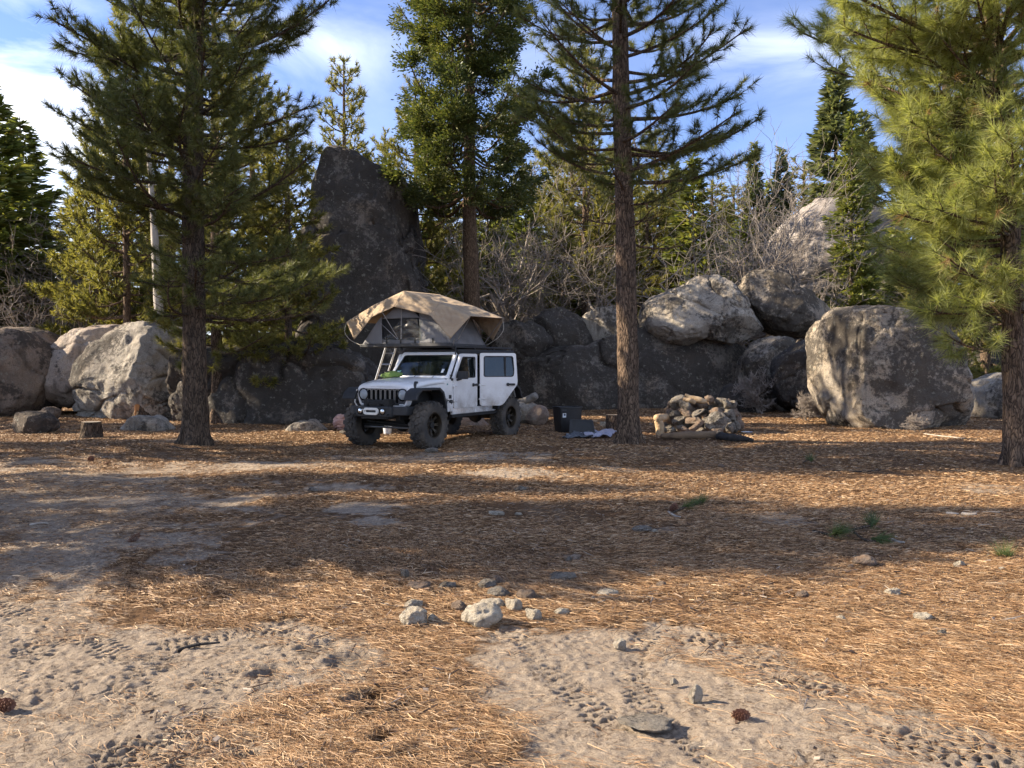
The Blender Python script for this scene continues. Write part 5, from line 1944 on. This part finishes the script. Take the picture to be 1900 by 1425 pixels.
# white bucket under the vehicle
g = G(719, 806)
bk = thing('bucket', 'small white plastic bucket standing behind the front axle', 'bucket', gz(*g))
M['white_plastic'] = simple('white_plastic', (.75, .76, .78), (.68, .69, .71), 8, .45)
MB().lathe([(.001, .004), (.085, .004), (.105, .16), (.115, .162), (.115, .18), (.100, .18), (.098, .16), (.08, .012), (.001, .012)], 'z', n=28, close=False).build('pail', M['white_plastic'], bk)
MB().tube([(.11 * math.cos(a), -.03 * math.sin(a), .165 - .06 * math.sin(a)) for a in np.linspace(0, math.pi, 12)], .004, 5).build('handle', M['alu'], bk)
# pink white sack left of the front wheel
g = G(630, 802)
v_, f_ = ico(5)
q = v_ * np.array([.20, .20, .22])
fold = np.abs(fbm(v_ * np.array([1.6, 1.6, 5.0]), 3, 8))
q = q + norm(v_) * ((-fold) * .06)[:, None]
q[:, 2] = np.maximum(q[:, 2], -.17) + .17
M['pink_cloth'] = simple('pink_cloth', (.62, .42, .37), (.36, .20, .17), 5, .8, .5, 12, stretch=(1, 1, 3))
tag(link('sack', mk_mesh('sack', q, [f_], True), M['pink_cloth'], loc=gz(g[0] - .02, g[1] + .25)), 'crumpled pink and white sack beside the front wheel', 'sack')

# black tub with its leaning lid
g = G(1054, 802)
tub = thing('storage_tub', 'black open plastic tub with a small white sticker, left of the middle pine', 'tub', gz(g[0], g[1] + .25), .40)
M['tub_plastic'] = simple('tub_plastic', (.016, .016, .018), (.012, .012, .013), 8, .45)
M['sticker_blue'] = simple('sticker_blue', (.02, .035, .08), (.02, .03, .06), 8, .5)
oo = rpoly([(-.30, -.22), (.30, -.22), (.30, .22), (-.30, .22)], .06, 4)
mb = MB()
nO = len(oo)
levels = [(.80, 0, 0), (.86, .05, 0), (.95, .30, 0), (1.0, .58, 0), (1.05, .58, 0), (1.05, .62, 0), (.97, .62, 0), (.93, .30, 0), (.82, .05, 0)]
V_ = [(x * k, y * k, z) for (k, z, _) in levels for (x, y) in oo]
F_ = [(i * nO + j, i * nO + (j + 1) % nO, (i + 1) * nO + (j + 1) % nO, (i + 1) * nO + j) for i in range(len(levels) - 1) for j in range(nO)]
F_ += [tuple(range(nO - 1, -1, -1)), tuple(range((len(levels) - 1) * nO, len(levels) * nO))]
mb.add(V_, F_).build('shell', M['tub_plastic'], tub, bevel=.004)
stk = MB().box((-.19, -.222, .42), (.09, .004, .10), (.05, 0, 0)).build('sticker', M['sticker_white'], tub)
MB().lathe([(.001, -.230), (.026, -.230), (.026, -.226), (.001, -.226)], 'y', (-.185, 0, .435), 16).build('dot', M['sticker_blue'], stk)
MB().box((-.19, -.229, .545), (.12, .004, .014)).build('rim_print', M['grey_insert'], tub)
g = G(1080, 806)
lid = MB().prism(rpoly([(-.30, 0), (.30, 0), (.27, .34), (-.25, .36)], .05, 4), 'y', -.012, .012).ring(rpoly([(-.31, -.008), (.31, -.008), (.28, .35), (-.26, .37)], .05, 4), rpoly([(-.27, .03), (.27, .03), (.24, .31), (-.22, .33)], .04, 4), 'y', -.02, -.0125)
lo = lid.build('tub_lid', simple('lid_plastic', (.028, .031, .034), (.02, .022, .024), 8, .5), None, (g[0], g[1], hz(*g) + .01), (-.42, 0, .12), bevel=.004)
tag(lo, 'dark lid leaning against the black tub', 'lid')
# cloths on the ground by the pine


def ground_cloth(name, label, cat, pxs, mat, seed, amp):
    pts = [G(*p) for p in pxs]
    cs = [(p[0], p[1], 0) for p in pts]
    v_, f_ = cloth(cs, 40, 24, '', None, 0, 0, seed)
    w_ = np.abs(fbm(v_[:, :2] * 3.5, 3, seed)) * amp + .012 + np.maximum(0, fbm(v_[:, :2] * 1.3, 2, seed + 1)) * amp
    v_[:, 2] = height(v_[:, :2], False) + w_ + .008
    o = link(name, mk_mesh(name, v_, [f_], True), mat)
    s = o.modifiers.new('solid', 'SOLIDIFY')
    s.thickness = .01
    return tag(o, label, cat)


M['lavender_cloth'] = simple('lavender_cloth', (.46, .45, .52), (.36, .35, .42), 6, .9, .4, 12)
M['dark_print'] = simple('dark_print', (.16, .17, .18), (.035, .04, .05), 22, .9, .4, 12, detail=2)
ground_cloth('towel', 'pale lavender towel spread at the foot of the middle pine', 'towel', [(1085, 811), (1133, 812), (1146, 800), (1068, 803)], M['lavender_cloth'], 5, .07)
ground_cloth('blanket', 'dark patterned blanket crumpled in front of the black tub', 'blanket', [(1042, 817), (1100, 812), (1108, 805), (1066, 805)], M['dark_print'], 6, .05)


def stump(name, label, px, py, r, h, mat, mtop, seed, jag=0.0, flare=.35, dark=None):
    g = G(px, py)
    an_ = np.linspace(0, 2 * math.pi, 41)[:-1]
    rows_ = 16
    V_, A_ = [], []
    for i in range(rows_):
        t_ = i / (rows_ - 1)
        z_ = h * t_ - .05 * (i == 0)
        qn = np.stack([np.cos(an_) * 2, np.sin(an_) * 2, np.full(40, t_ * 1.2)], 1)
        rr_ = r * (1 + flare * math.exp(-t_ * h / .12) * (1 + .4 * np.sin(an_ * 4 + seed)) + .10 * fbm(qn * 1.8, 3, seed))
        zz_ = z_ + (jag * t_ * np.maximum(-.5, fbm(np.stack([np.cos(an_) * 1.3, np.sin(an_) * 1.3], 1) * 2, 3, seed + 3)))
        V_.append(np.stack([rr_ * np.cos(an_), rr_ * np.sin(an_), zz_], 1))
    ctr = V_[-1].mean(0) * [0, 0, 1] - [0, 0, .6 * jag]
    V_ = np.concatenate(V_)
    ii_ = np.arange(rows_ * 40).reshape(rows_, 40)
    Q_ = np.stack([ii_[:-1], np.roll(ii_[:-1], -1, 1), np.roll(ii_[1:], -1, 1), ii_[1:]], -1).reshape(-1, 4)
    t = thing(name, label, 'stump', gz(*g))
    link('bark', mk_mesh('bark', V_, [Q_], True), mat, t)
    Vt = np.concatenate([V_[-40:], ctr[None]])
    k_ = np.arange(40)
    link('cut_top', mk_mesh('cut_top', Vt, [np.stack([k_, (k_ + 1) % 40, np.full(40, 40)], 1)], False), mtop, t)
    return t


M['wood_top'] = simple('wood_top', (.30, .25, .20), (.20, .16, .12), 10, .9, .5, 40)
M['wood_orange'] = simple('wood_orange', (.50, .24, .08), (.32, .14, .05), 6, .85, .5, 25, stretch=(1, 1, .2))
stump('tree_stump', 'low sawn grey stump on the needles left of the left pine', 170, 812, .20, .36, M['bark_dark'], M['wood_top'], 3)
ts = stump('tree_stump', 'tall broken stump with bare orange wood in front of the pale grey boulder', 266, 778, .22, .98, M['bark_dark'], M['wood_orange'], 4, .22, .9)
MB().prism([(-.16, .05), (.03, .12), (-.01, 1.0), (-.13, 1.04)], 'y', -.235, -.16).build('split_wood', M['wood_orange'], ts, bevel=.02)
stump('tree_stump', 'short reddish sawn stump mostly hidden behind the middle pine', 1139, 800, .19, .42, M['bark_pine'], M['wood_pale'], 5, 0, .1)


def log(name, label, pts, rad, mat, cat='log', seed=1, charr=None):
    c_ = _catmull(pts, 10)
    n_ = len(c_)
    r_ = np.interp(np.linspace(0, 1, n_), np.linspace(0, 1, len(rad)), rad)
    v_, q_ = tubes(c_[None], r_[None], 18)
    ctr = np.repeat(c_, 18, 0)
    off = v_ - ctr
    v_ = ctr + off * (1 + .16 * fbm(v_ * np.array([5., 5., 9.]), 3, seed))[:, None]
    caps = [np.array([[18 * n_, (k + 1) % 18, k] for k in range(18)]), np.array([[18 * n_ + 1, 18 * (n_ - 1) + k, 18 * (n_ - 1) + (k + 1) % 18] for k in range(18)])]
    v_ = np.concatenate([v_, c_[:1], c_[-1:]])
    return tag(link(name, mk_mesh(name, v_, [q_] + caps, True), mat), label, cat)


def on(px, py, z):
    g = G(px, py)
    return (g[0], g[1], hz(*g) + z)


M['log_brown'] = simple('log_brown', (.26, .175, .105), (.12, .08, .05), 5, .9, .8, 22, stretch=(.3, 1, 1))
log('log', 'long brown log lying in front of the stone fire ring', [on(1228, 813, .07), on(1265, 815, .08), on(1300, 816, .09), on(1330, 817, .10)], [.06, .085, .09, .085], M['log_brown'], seed=2)
log('log', 'charred black log end lying right of the brown log', [on(1333, 818, .09), on(1352, 820, .085), on(1375, 820, .06), on(1398, 821, .04)], [.09, .085, .07, .03], M['wood_char'], seed=3)
log('log', 'grey weathered log lying behind the rear wheel of the vehicle', [tuple(W(958, 752, 23.5)), tuple(W(972, 745, 23.5)), tuple(W(986, 739, 23.3)), tuple(W(995, 734, 23.2))], [.12, .12, .11, .10], M['wood_grey'], seed=4)
boulder('stone', [(950, 770), (955, 752), (975, 748), (996, 752), (1003, 765), (995, 775)], 23.6, .5, M['stone_grey'], 'grey rock that carries the weathered log behind the rear wheel', 27, .08, 5, cat='stone')
log('log', 'sunlit sawn branch stub standing at the left end of the fire ring', [on(1226, 806, -.02), on(1224, 806, .15), on(1222, 806, .33)], [.10, .09, .10], M['wood_pale'], seed=5)
log('log', 'short sunlit round lying across the branch stub left of the fire ring', [on(1218, 807, .40), on(1228, 804, .39), on(1241, 800, .37)], [.08, .085, .08], M['wood_pale'], seed=6)
# white plate
g = G(1386, 803)
tag(MB().lathe([(.001, .012), (.07, .010), (.13, .03), (.135, .034), (.12, .026), (.07, .018), (.001, .018)], 'z', n=28, close=False).build('plate', M['white_plastic'], None, gz(*g)),
    'white plate lying right of the stone fire ring', 'plate')
# ------------------------------------------------------------------ stones
def stone_mesh(seed, sub=4, sq=(1, 1, 1), cuts=5, rough=.16):
    rg = np.random.default_rng(seed)
    v_, f_ = ico(sub)
    p = v_.copy()
    for k in range(cuts):
        n_ = norm(rg.normal(0, 1, 3))
        c_ = rg.uniform(.55, .82)
        e_ = p @ n_ - c_
        p = p - np.outer(np.maximum(e_, 0) * .88, n_)
    p = p + v_ * (rough * fbm(v_ * 1.5 + seed, 3, seed) + rough * .35 * fbm(v_ * 5 + seed, 3, seed + 3))[:, None]
    p = p * np.array(sq)
    p /= np.abs(p).max(0)
    return mk_mesh('stone', p, [f_], True)


SM = [stone_mesh(100 + i, 4) for i in range(7)]
SMAT = {'w': M['stone_white'], 'g': M['stone_grey'], 'b': M['stone_brown'], 'l': M['granite_lit']}
_cache = {}


def stone_at(px, py, w, h, mat, label, k, rot=0.0, depth=None, sink=.28, group=None, z=None, name='stone', d=None):
    """px, py: photo point of its base; w, h: size in photo pixels"""
    key = (k % 7, mat)
    if key not in _cache:
        me = SM[k % 7].copy()
        me.materials.append(SMAT[mat])
        _cache[key] = me
    g = G(px, py)
    s = (g[1] if d is None else d) / 1550
    sx_, sz_ = w * s / 2, h * s / 2
    sy_ = depth or sx_ * .8
    zz = hz(*g) + sz_ * (1 - sink) + .012 if z is None else z
    o = link(name, _cache[key], None, loc=(g[0], g[1] + sy_ * .4, zz), rot=(0, 0, rot), scale=(sx_, sy_, sz_ * 1.35))
    return tag(o, label, 'stone', group)


# the loose ring of stones in the foreground and strays round it
LOOSE = [
    (751, 1070, 18, 18, 'g', 'small upright grey stone behind the loose foreground stones, at their upper left'),
    (779, 1091, 56, 15, 'b', 'flat pinkish stone at the upper left of the loose foreground stones'),
    (827, 1088, 40, 15, 'g', 'flat dark grey stone at the top of the loose foreground stones'),
    (904, 1087, 36, 18, 'g', 'purplish grey stone beside the tan one at the top of the foreground stones'),
    (925, 1080, 26, 18, 'b', 'small round tan stone topmost of the loose foreground stones'),
    (924, 1102, 44, 20, 'g', 'grey brown stone below the purplish one in the foreground'),
    (913, 1120, 54, 18, 'w', 'flat white stone just behind the biggest foreground rock'),
    (953, 1126, 36, 27, 'w', 'pale blocky stone right of the flat white one in the foreground'),
    (979, 1106, 44, 22, 'b', 'dark pinkish stone at the right of the loose foreground stones'),
    (764, 1123, 42, 20, 'w', 'white stone at the left of the foreground stones, behind the large tan one'),
    (766, 1154, 54, 34, 'w', 'large rounded tan white stone at the lower left of the foreground stones'),
    (804, 1147, 22, 15, 'w', 'little pale stone right of the large rounded one in the foreground'),
    (851, 1126, 32, 19, 'b', 'orange tan stone left of the biggest foreground rock'),
    (896, 1153, 84, 42, 'w', 'biggest pale rock with a shaded right side among the foreground stones'),
    (990, 1143, 34, 25, 'w', 'white pitted stone right of the biggest foreground rock'),
    (925, 1131, 9, 9, 'w', 'tiny white pebble behind the biggest foreground rock'),
    (1041, 1132, 34, 14, 'w', 'oval white stone alone to the right of the foreground stones'),
    (1128, 1097, 42, 13, 'w', 'long flat cream stone right of the foreground stones near the shadow edge'),
    (1102, 1108, 13, 11, 'w', 'small white pebble left of the long flat cream stone'),
    (1228, 1083, 22, 12, 'b', 'small brown stone at the shadow edge in the middle of the needles'),
    (1490, 1107, 26, 13, 'b', 'cream stone with dark right side in the needles, right of centre'),
    (1659, 1104, 32, 16, 'w', 'bright white oblong stone in the needles at the right'),
    (1717, 1149, 40, 15, 'w', 'largest flat cream stone in the sunny needles at the right'),
    (1781, 1058, 25, 15, 'w', 'white lumpy stone close to the shadow edge at the right'),
    (1860, 1068, 13, 7, 'w', 'small white pebble near the right edge'),
    (1783, 1114, 18, 8, 'w', 'small flat cream pebble right of the bright oblong stone'),
    (1561, 1151, 20, 10, 'w', 'pinkish cream pebble left of the largest flat cream stone'),
    (1749, 1182, 20, 16, 'g', 'rough grey lump below the largest flat cream stone'),
    (1771, 1189, 14, 9, 'w', 'white pebble right of the rough grey lump'),
    (1736, 1233, 16, 8, 'w', 'lone cream pebble low in the sunny needles at the right'),
    (1291, 1301, 30, 36, 'w', 'cream wedge shaped stone standing in the tracked sand'),
    (1150, 1192, 26, 18, 'w', 'small tan stone with dark right side in the sand'),
    (1252, 1264, 16, 12, 'w', 'pale pebble in the tyre track above the cream wedge shaped stone'),
    (1607, 1049, 46, 20, 'b', 'brown rock in the shade below the green pine twigs'),
    (1579, 1053, 12, 8, 'b', 'small pebble left of the brown rock in the shade'),
    (921, 954, 34, 9, 'w', 'flat pale stone in the shade right of centre'),
    (963, 954, 16, 7, 'w', 'small pale stone right of the flat pale one in the shade'),
    (965, 909, 26, 11, 'g', 'grey stone in the shade below the vehicle'),
    (1192, 987, 38, 11, 'g', 'half buried grey stone in the shade right of centre'),
    (1216, 990, 14, 7, 'w', 'little pale stone right of the half buried grey one'),
    (1200, 1356, 110, 15, 'l', 'flat grey slab half buried in the sand at the bottom'),
    (1056, 1036, 12, 10, 'g', 'little grey stone in the shade above the foreground stones'),
    (1073, 1057, 26, 5, 'w', 'thin white stone flake in the shade above the foreground stones'),
    (1087, 1058, 11, 7, 'w', 'white pebble right of the thin stone flake'),
    (1040, 1068, 64, 16, 'g', 'crumbling dark grey rubble patch stone above the oval white stone'),
    (800, 840, 26, 9, 'g', 'flat dark stone in front of the near front wheel'),
    (580, 915, 20, 8, 'g', 'grey stone in the shade left of centre'),
    (1338, 866, 14, 6, 'b', 'small tan stone on the needles below the fire ring log'),
    (640, 806, 22, 8, 'l', 'small pale stone at the foot of the pink sack'),
    (1120, 790, 16, 10, 'w', 'small pale stone right of the black tub'),
    (1660, 1225, 26, 9, 'w', 'flat pale chip in the sandy patch of the right needles'),
    (84, 1143, 10, 6, 'w', 'white pebble in the track at the left edge of the shade'),
]
for k, (px, py, w, h, mt, lab) in enumerate(LOOSE):
    stone_at(px, py, w, h, mt, lab, k * 3 + 1, (k * 1.7) % .7 - .35, sink=.35 if h < 14 else .3)

# the stacked stone fire ring
RC = W(1302, 800, 20.15)
RC[2] = 0
rgf = np.random.default_rng(77)
cache2 = {}
ordn = ['first', 'second', 'third', 'fourth', 'fifth', 'sixth', 'seventh', 'eighth', 'ninth', 'tenth', 'eleventh', 'twelfth', 'thirteenth']
cname = ['lowest', 'second', 'third', 'top']
for c_ in range(4):
    zc = .10 + c_ * .185
    Rr = .86 - .05 * c_
    near_, far_ = [], []
    nst = 14 if c_ < 3 else 12
    for k in range(nst):
        a = 2 * math.pi * (k + .5 * (c_ % 2)) / nst + rgf.normal(0, .07)
        x, y = Rr * math.cos(a), Rr * .85 * math.sin(a)
        (near_ if math.sin(a) < .12 else far_).append((x, y, a))
    for lst, word in ((sorted(near_), 'front'), (sorted(far_), 'back')):
        for i, (x, y, a) in enumerate(lst):
            if word == 'back' and c_ in (1, 2):
                lab, grp = 'sooty stone of the hidden rear wall of the fire ring', 'rear stones of the fire ring'
            else:
                lab, grp = '%s stone from the left in the %s course of the fire ring, %s wall' % (ordn[i], cname[c_], word), 'stones of the fire ring'
            if c_ == 3 and word == 'front' and 1 < i < 4:
                continue
            mt = 'bggblgb'[rgf.integers(0, 7)]
            key = (int(rgf.integers(0, 7)), mt)
            if key not in _cache:
                me = SM[key[0]].copy()
                me.materials.append(SMAT[mt])
                _cache[key] = me
            o = link('stone', _cache[key], None, loc=(RC[0] + x, RC[1] + y, zc + rgf.normal(0, .02)),
                     rot=(rgf.normal(0, .3), rgf.normal(0, .45), a + math.pi / 2 + rgf.normal(0, .3)),
                     scale=(rgf.uniform(.15, .25), rgf.uniform(.12, .17), rgf.uniform(.095, .14)))
            tag(o, lab, 'stone', grp)


def ring_extra(px, py, d, s, rot, mt, k, lab):
    p = W(px, py, d)
    me = SM[k].copy()
    me.materials.append(SMAT[mt])
    tag(link('stone', me, None, loc=p, rot=rot, scale=s), lab, 'stone')


ring_extra(1329, 783, 19.15, (.30, .14, .24), (-.25, -.35, .1), 'l', 2, 'large grey slab leaning against the right front of the fire ring')
ring_extra(1292, 790, 19.05, (.27, .09, .085), (0, -.62, .1), 'b', 4, 'long narrow stone leaning aslant before the fire ring')
ring_extra(1355, 794, 19.3, (.13, .12, .14), (0, .3, .4), 'g', 5, 'upright grey stone right of the leaning slab at the fire ring')
ring_extra(1366, 792, 19.5, (.12, .11, .15), (0, -.2, 1.4), 'g', 6, 'rightmost grey stone at the foot of the fire ring')
ring_extra(1331, 800, 18.95, (.15, .10, .075), (0, 0, .2), 'b', 1, 'low tan stone under the leaning slab, touching the log')
ring_extra(1228, 797, 19.3, (.13, .1, .08), (0, .2, .2), 'g', 3, 'grey stone on the ground below the sunlit branch stub')
ring_extra(1246, 797, 19.1, (.11, .09, .08), (0, .3, .9), 'l', 0, 'pale stone at the front left foot of the fire ring')
ring_extra(1268, 797, 19.05, (.13, .09, .07), (0, .1, .2), 'b', 2, 'tan stone at the front foot of the fire ring left of the narrow one')
ring_extra(1258, 741, 19.9, (.20, .14, .10), (0, -.3, .2), 'w', 5, 'pale sunlit stone crowning the left of the fire ring')
ring_extra(1317, 742, 19.9, (.15, .13, .13), (0, .2, .8), 'b', 3, 'reddish stone crowning the middle of the fire ring')
ring_extra(1340, 745, 19.9, (.18, .14, .13), (0, .1, .3), 'g', 4, 'round grey stone crowning the right of the fire ring')
log('log', 'pale split firewood laid across the top of the fire ring', [tuple(W(1271, 732, 19.9)), tuple(W(1285, 739, 19.85)), tuple(W(1300, 743, 19.8)), tuple(W(1310, 745, 19.8))], [.03, .07, .075, .05], M['wood_pale'], seed=8)
log('log', 'short pale firewood under the split piece on the fire ring', [tuple(W(1268, 740, 19.75)), tuple(W(1280, 743, 19.7)), tuple(W(1290, 747, 19.7))], [.04, .06, .05], M['wood_pale'], seed=9)

# ------------------------------------------------------------------ pine cones
M['cone_scale'] = simple('cone_scale', (.20, .085, .045), (.09, .038, .022), 30, .7)


def cone_mesh(seed):
    rg = np.random.default_rng(seed)
    V_, F_ = [], []
    nS = 64
    for k in range(nS):
        t_ = (k + .5) / nS
        a = k * 2.399963
        zz = -.9 + 1.8 * t_
        r_ = .62 * math.sin(math.pi * (t_ * .86 + .10)) ** .7
        h = np.array([math.cos(a), math.sin(a), 0])
        l_ = np.array([-h[1], h[0], 0])
        up = np.array([0, 0, 1.])
        o_ = h * r_ * .25 + up * zz
        tip = h * (r_ + .22) + up * (zz + .16 - .3 * (1 - t_))
        s_ = .20 * (.5 + math.sin(math.pi * t_))
        n0 = len(V_)
        V_ += [o_ - l_ * s_ * .5, o_ + l_ * s_ * .5, tip + l_ * s_ - h * .08, tip + h * .06, tip - l_ * s_ - h * .08,
               tip - up * .07 + l_ * s_ * .6 - h * .05, tip - up * .07 - l_ * s_ * .6 - h * .05]
        F_ += [(n0, n0 + 1, n0 + 2, n0 + 3, n0 + 4), (n0 + 2, n0 + 5, n0 + 3), (n0 + 3, n0 + 5, n0 + 6), (n0 + 3, n0 + 6, n0 + 4), (n0 + 1, n0, n0 + 6, n0 + 5), (n0 + 1, n0 + 5, n0 + 2), (n0, n0 + 4, n0 + 6)]
    me = bpy.data.meshes.new('pine_cone')
    me.from_pydata([tuple(q) for q in V_], [], F_)
    me.materials.append(M['cone_scale'])
    return me


cm = cone_mesh(3)
for (px, py, s, rx, rz, lab) in [(1375, 1340, .036, 1.2, .5, 'reddish brown open pine cone on the tracked sand at the bottom right'),
                                 (8, 1303, .045, 1.4, 1.2, 'brown pine cone cut by the left edge on the sand'),
                                 (1250, 948, .055, .6, .3, 'dark pine cone beside the first green pine twig in the shade'),
                                 (249, 1010, .045, .9, 2.0, 'small brown pine cone on the shaded sand at the left'),
                                 (169, 856, .06, 1.1, .7, 'dark pine cone on the shaded ground below the left stump'),
                                 (200, 862, .045, 1.3, 1.9, 'small dark pine cone right of the one below the left stump')]:
    g = G(px, py)
    tag(link('pine_cone', cm, None, loc=(g[0], g[1], float(height(np.array([g]))[0][0]) + s * .62), rot=(rx, 0, rz), scale=(s, s * .9, s * 1.3)), lab, 'pine cone', 'pine cones on the ground')

# ------------------------------------------------------------------ green pine twigs blown down
M['needles_twig'] = foliage('needles_twig', [(.15, (.045, .070, .025)), (.5, (.080, .115, .038)), (.88, (.14, .165, .06))], .3)
rgt = np.random.default_rng(9)


def twig(label, px, py, brushes, stick):
    g = G(px, py)
    t = thing('pine_branch', label, 'branch', gz(*g))
    o = np.array(g)
    mb_ = MB()
    for q in stick:
        mb_.tube(_catmull([(*(G(a, b_) - o), z_) for a, b_, z_ in q], 5), .011, 6)
    mb_.build('stem', M['bark_dark'], t)
    P_, D_ = [], []
    for (a, b_, z_, dx, dy, dz_) in brushes:
        for k in range(3):
            P_.append((*(G(a, b_) - o + rgt.normal(0, .02, 2)), z_))
            D_.append(norm(np.array([dx, dy, dz_]) + rgt.normal(0, .25, 3)))
    v_, f_ = tufts(np.array(P_), np.array(D_), .20, 55, .0022, .42, rgt, .25, .1)
    v_[:, 2] = np.maximum(v_[:, 2], .012)
    link('needles', mk_mesh('needles', v_, [f_]), M['needles_twig'], t)


twig('larger fallen green pine branch on the shaded needles at the right', 1590, 1006,
     [(1556, 1004, .08, .5, -.5, .15), (1560, 1003, .10, .9, -.2, .3), (1625, 1012, .06, .8, -.5, .1), (1640, 1010, .07, .9, .0, .2), (1618, 990, .10, .7, .6, .5), (1612, 988, .12, .1, .5, .7)],
     [[(1508, 990, .04), (1530, 998, .05), (1556, 1004, .07)], [(1556, 1000, .06), (1585, 996, .08), (1618, 990, .09)], [(1585, 1000, .07), (1605, 1010, .05), (1625, 1013, .05)]])
twig('smaller fallen green pine twig beside a cone on the shaded needles', 1290, 940,
     [(1285, 940, .05, .6, .3, .4), (1300, 936, .06, .8, .2, .5), (1272, 945, .04, .8, -.2, .2)], [[(1245, 955, .03), (1265, 947, .04), (1300, 937, .05)]])
twig('little green needle tuft at the right edge of the shade', 1868, 1042, [(1868, 1042, .03, .3, .2, .8), (1862, 1044, .03, -.5, .1, .6)], [[(1850, 1046, .02), (1868, 1042, .03), (1880, 1040, .02)]])
twig('green sprig sticking up beside the base of the large right boulder', 1500, 664 + 190, [(1500, 854, .06, .2, .1, .8)], [[(1490, 856, .02), (1500, 854, .05), (1508, 853, .04)]])

# ------------------------------------------------------------------ sticks
M['stick_grey'] = simple('stick_grey', (.42, .37, .31), (.26, .22, .18), 9, .9, .4, 30)
for pts, r, lab in [([(330, 1190), (365, 1186), (408, 1184)], .012, 'dark stick pressed into the sand at the left'),
                    ([(1755, 959), (1768, 960), (1778, 960)], .018, 'short white wood piece in the shade at the right, left of the other'),
                    ([(1786, 958), (1800, 961), (1812, 962)], .022, 'white wood piece in the shade at the right, near a thin stick'),
                    ([(1800, 955), (1828, 953), (1855, 956)], .010, 'thin bare stick beside the white wood piece'),
                    ([(1855, 1150), (1885, 1146), (1915, 1138)], .010, 'bare twig at the right edge of the sunny needles'),
                    ([(1655, 1005), (1668, 1010), (1678, 1013)], .014, 'pale broken stick right of the larger pine branch'),
                    ([(1240, 950), (1252, 960), (1262, 966)], .014, 'short grey stick below the pine cone in the shade'),
                    ([(320, 832), (345, 834), (372, 833)], .016, 'dark stick at the foot of the left pine'),
                    ([(1715, 805), (1745, 812), (1790, 818)], .018, 'thin pale branch lying before the large right boulder'),
                    ([(1545, 870), (1600, 873), (1640, 871)], .012, 'dark stick across the shaded ground at the right'),
                    ([(55, 975), (75, 972), (90, 973)], .010, 'short stick on the shaded sand at the left edge')]:
    q = []
    for k, p in enumerate(pts):
        g = G(*p)
        q.append((g[0], g[1], float(height(np.array([g]))[0][0]) + r * .8 + .006 * k))
    log('stick', lab, q, [r, r * .9, r * .55], M['stick_grey'] if 'dark' not in lab else M['wood_char'], 'stick', seed=len(lab))
# bare bush at the foot of the large boulder
bs = thing('bush', 'small leafless twiggy bush before the dark slab right of the fire ring', 'bush', tuple(W(1408, 742, 27.5) * [1, 1, 0]), 0)
link('twigs', oak(71, 1.5, 1.2, 3).mesh('twigs'), M['twig_grey'], bs)
bs2 = dup(bs, tuple(W(1700, 804, 20.0) * [1, 1, 0]), 1.2, (.35, .35, .3), 'tiny bare twig bush at the base of the large right boulder', 'bush')
bs3 = dup(bs, tuple(W(1497, 760, 24.0) * [1, 1, 0]), 2.2, .55, 'brownish bare bush tucked at the left foot of the large right boulder', 'bush')
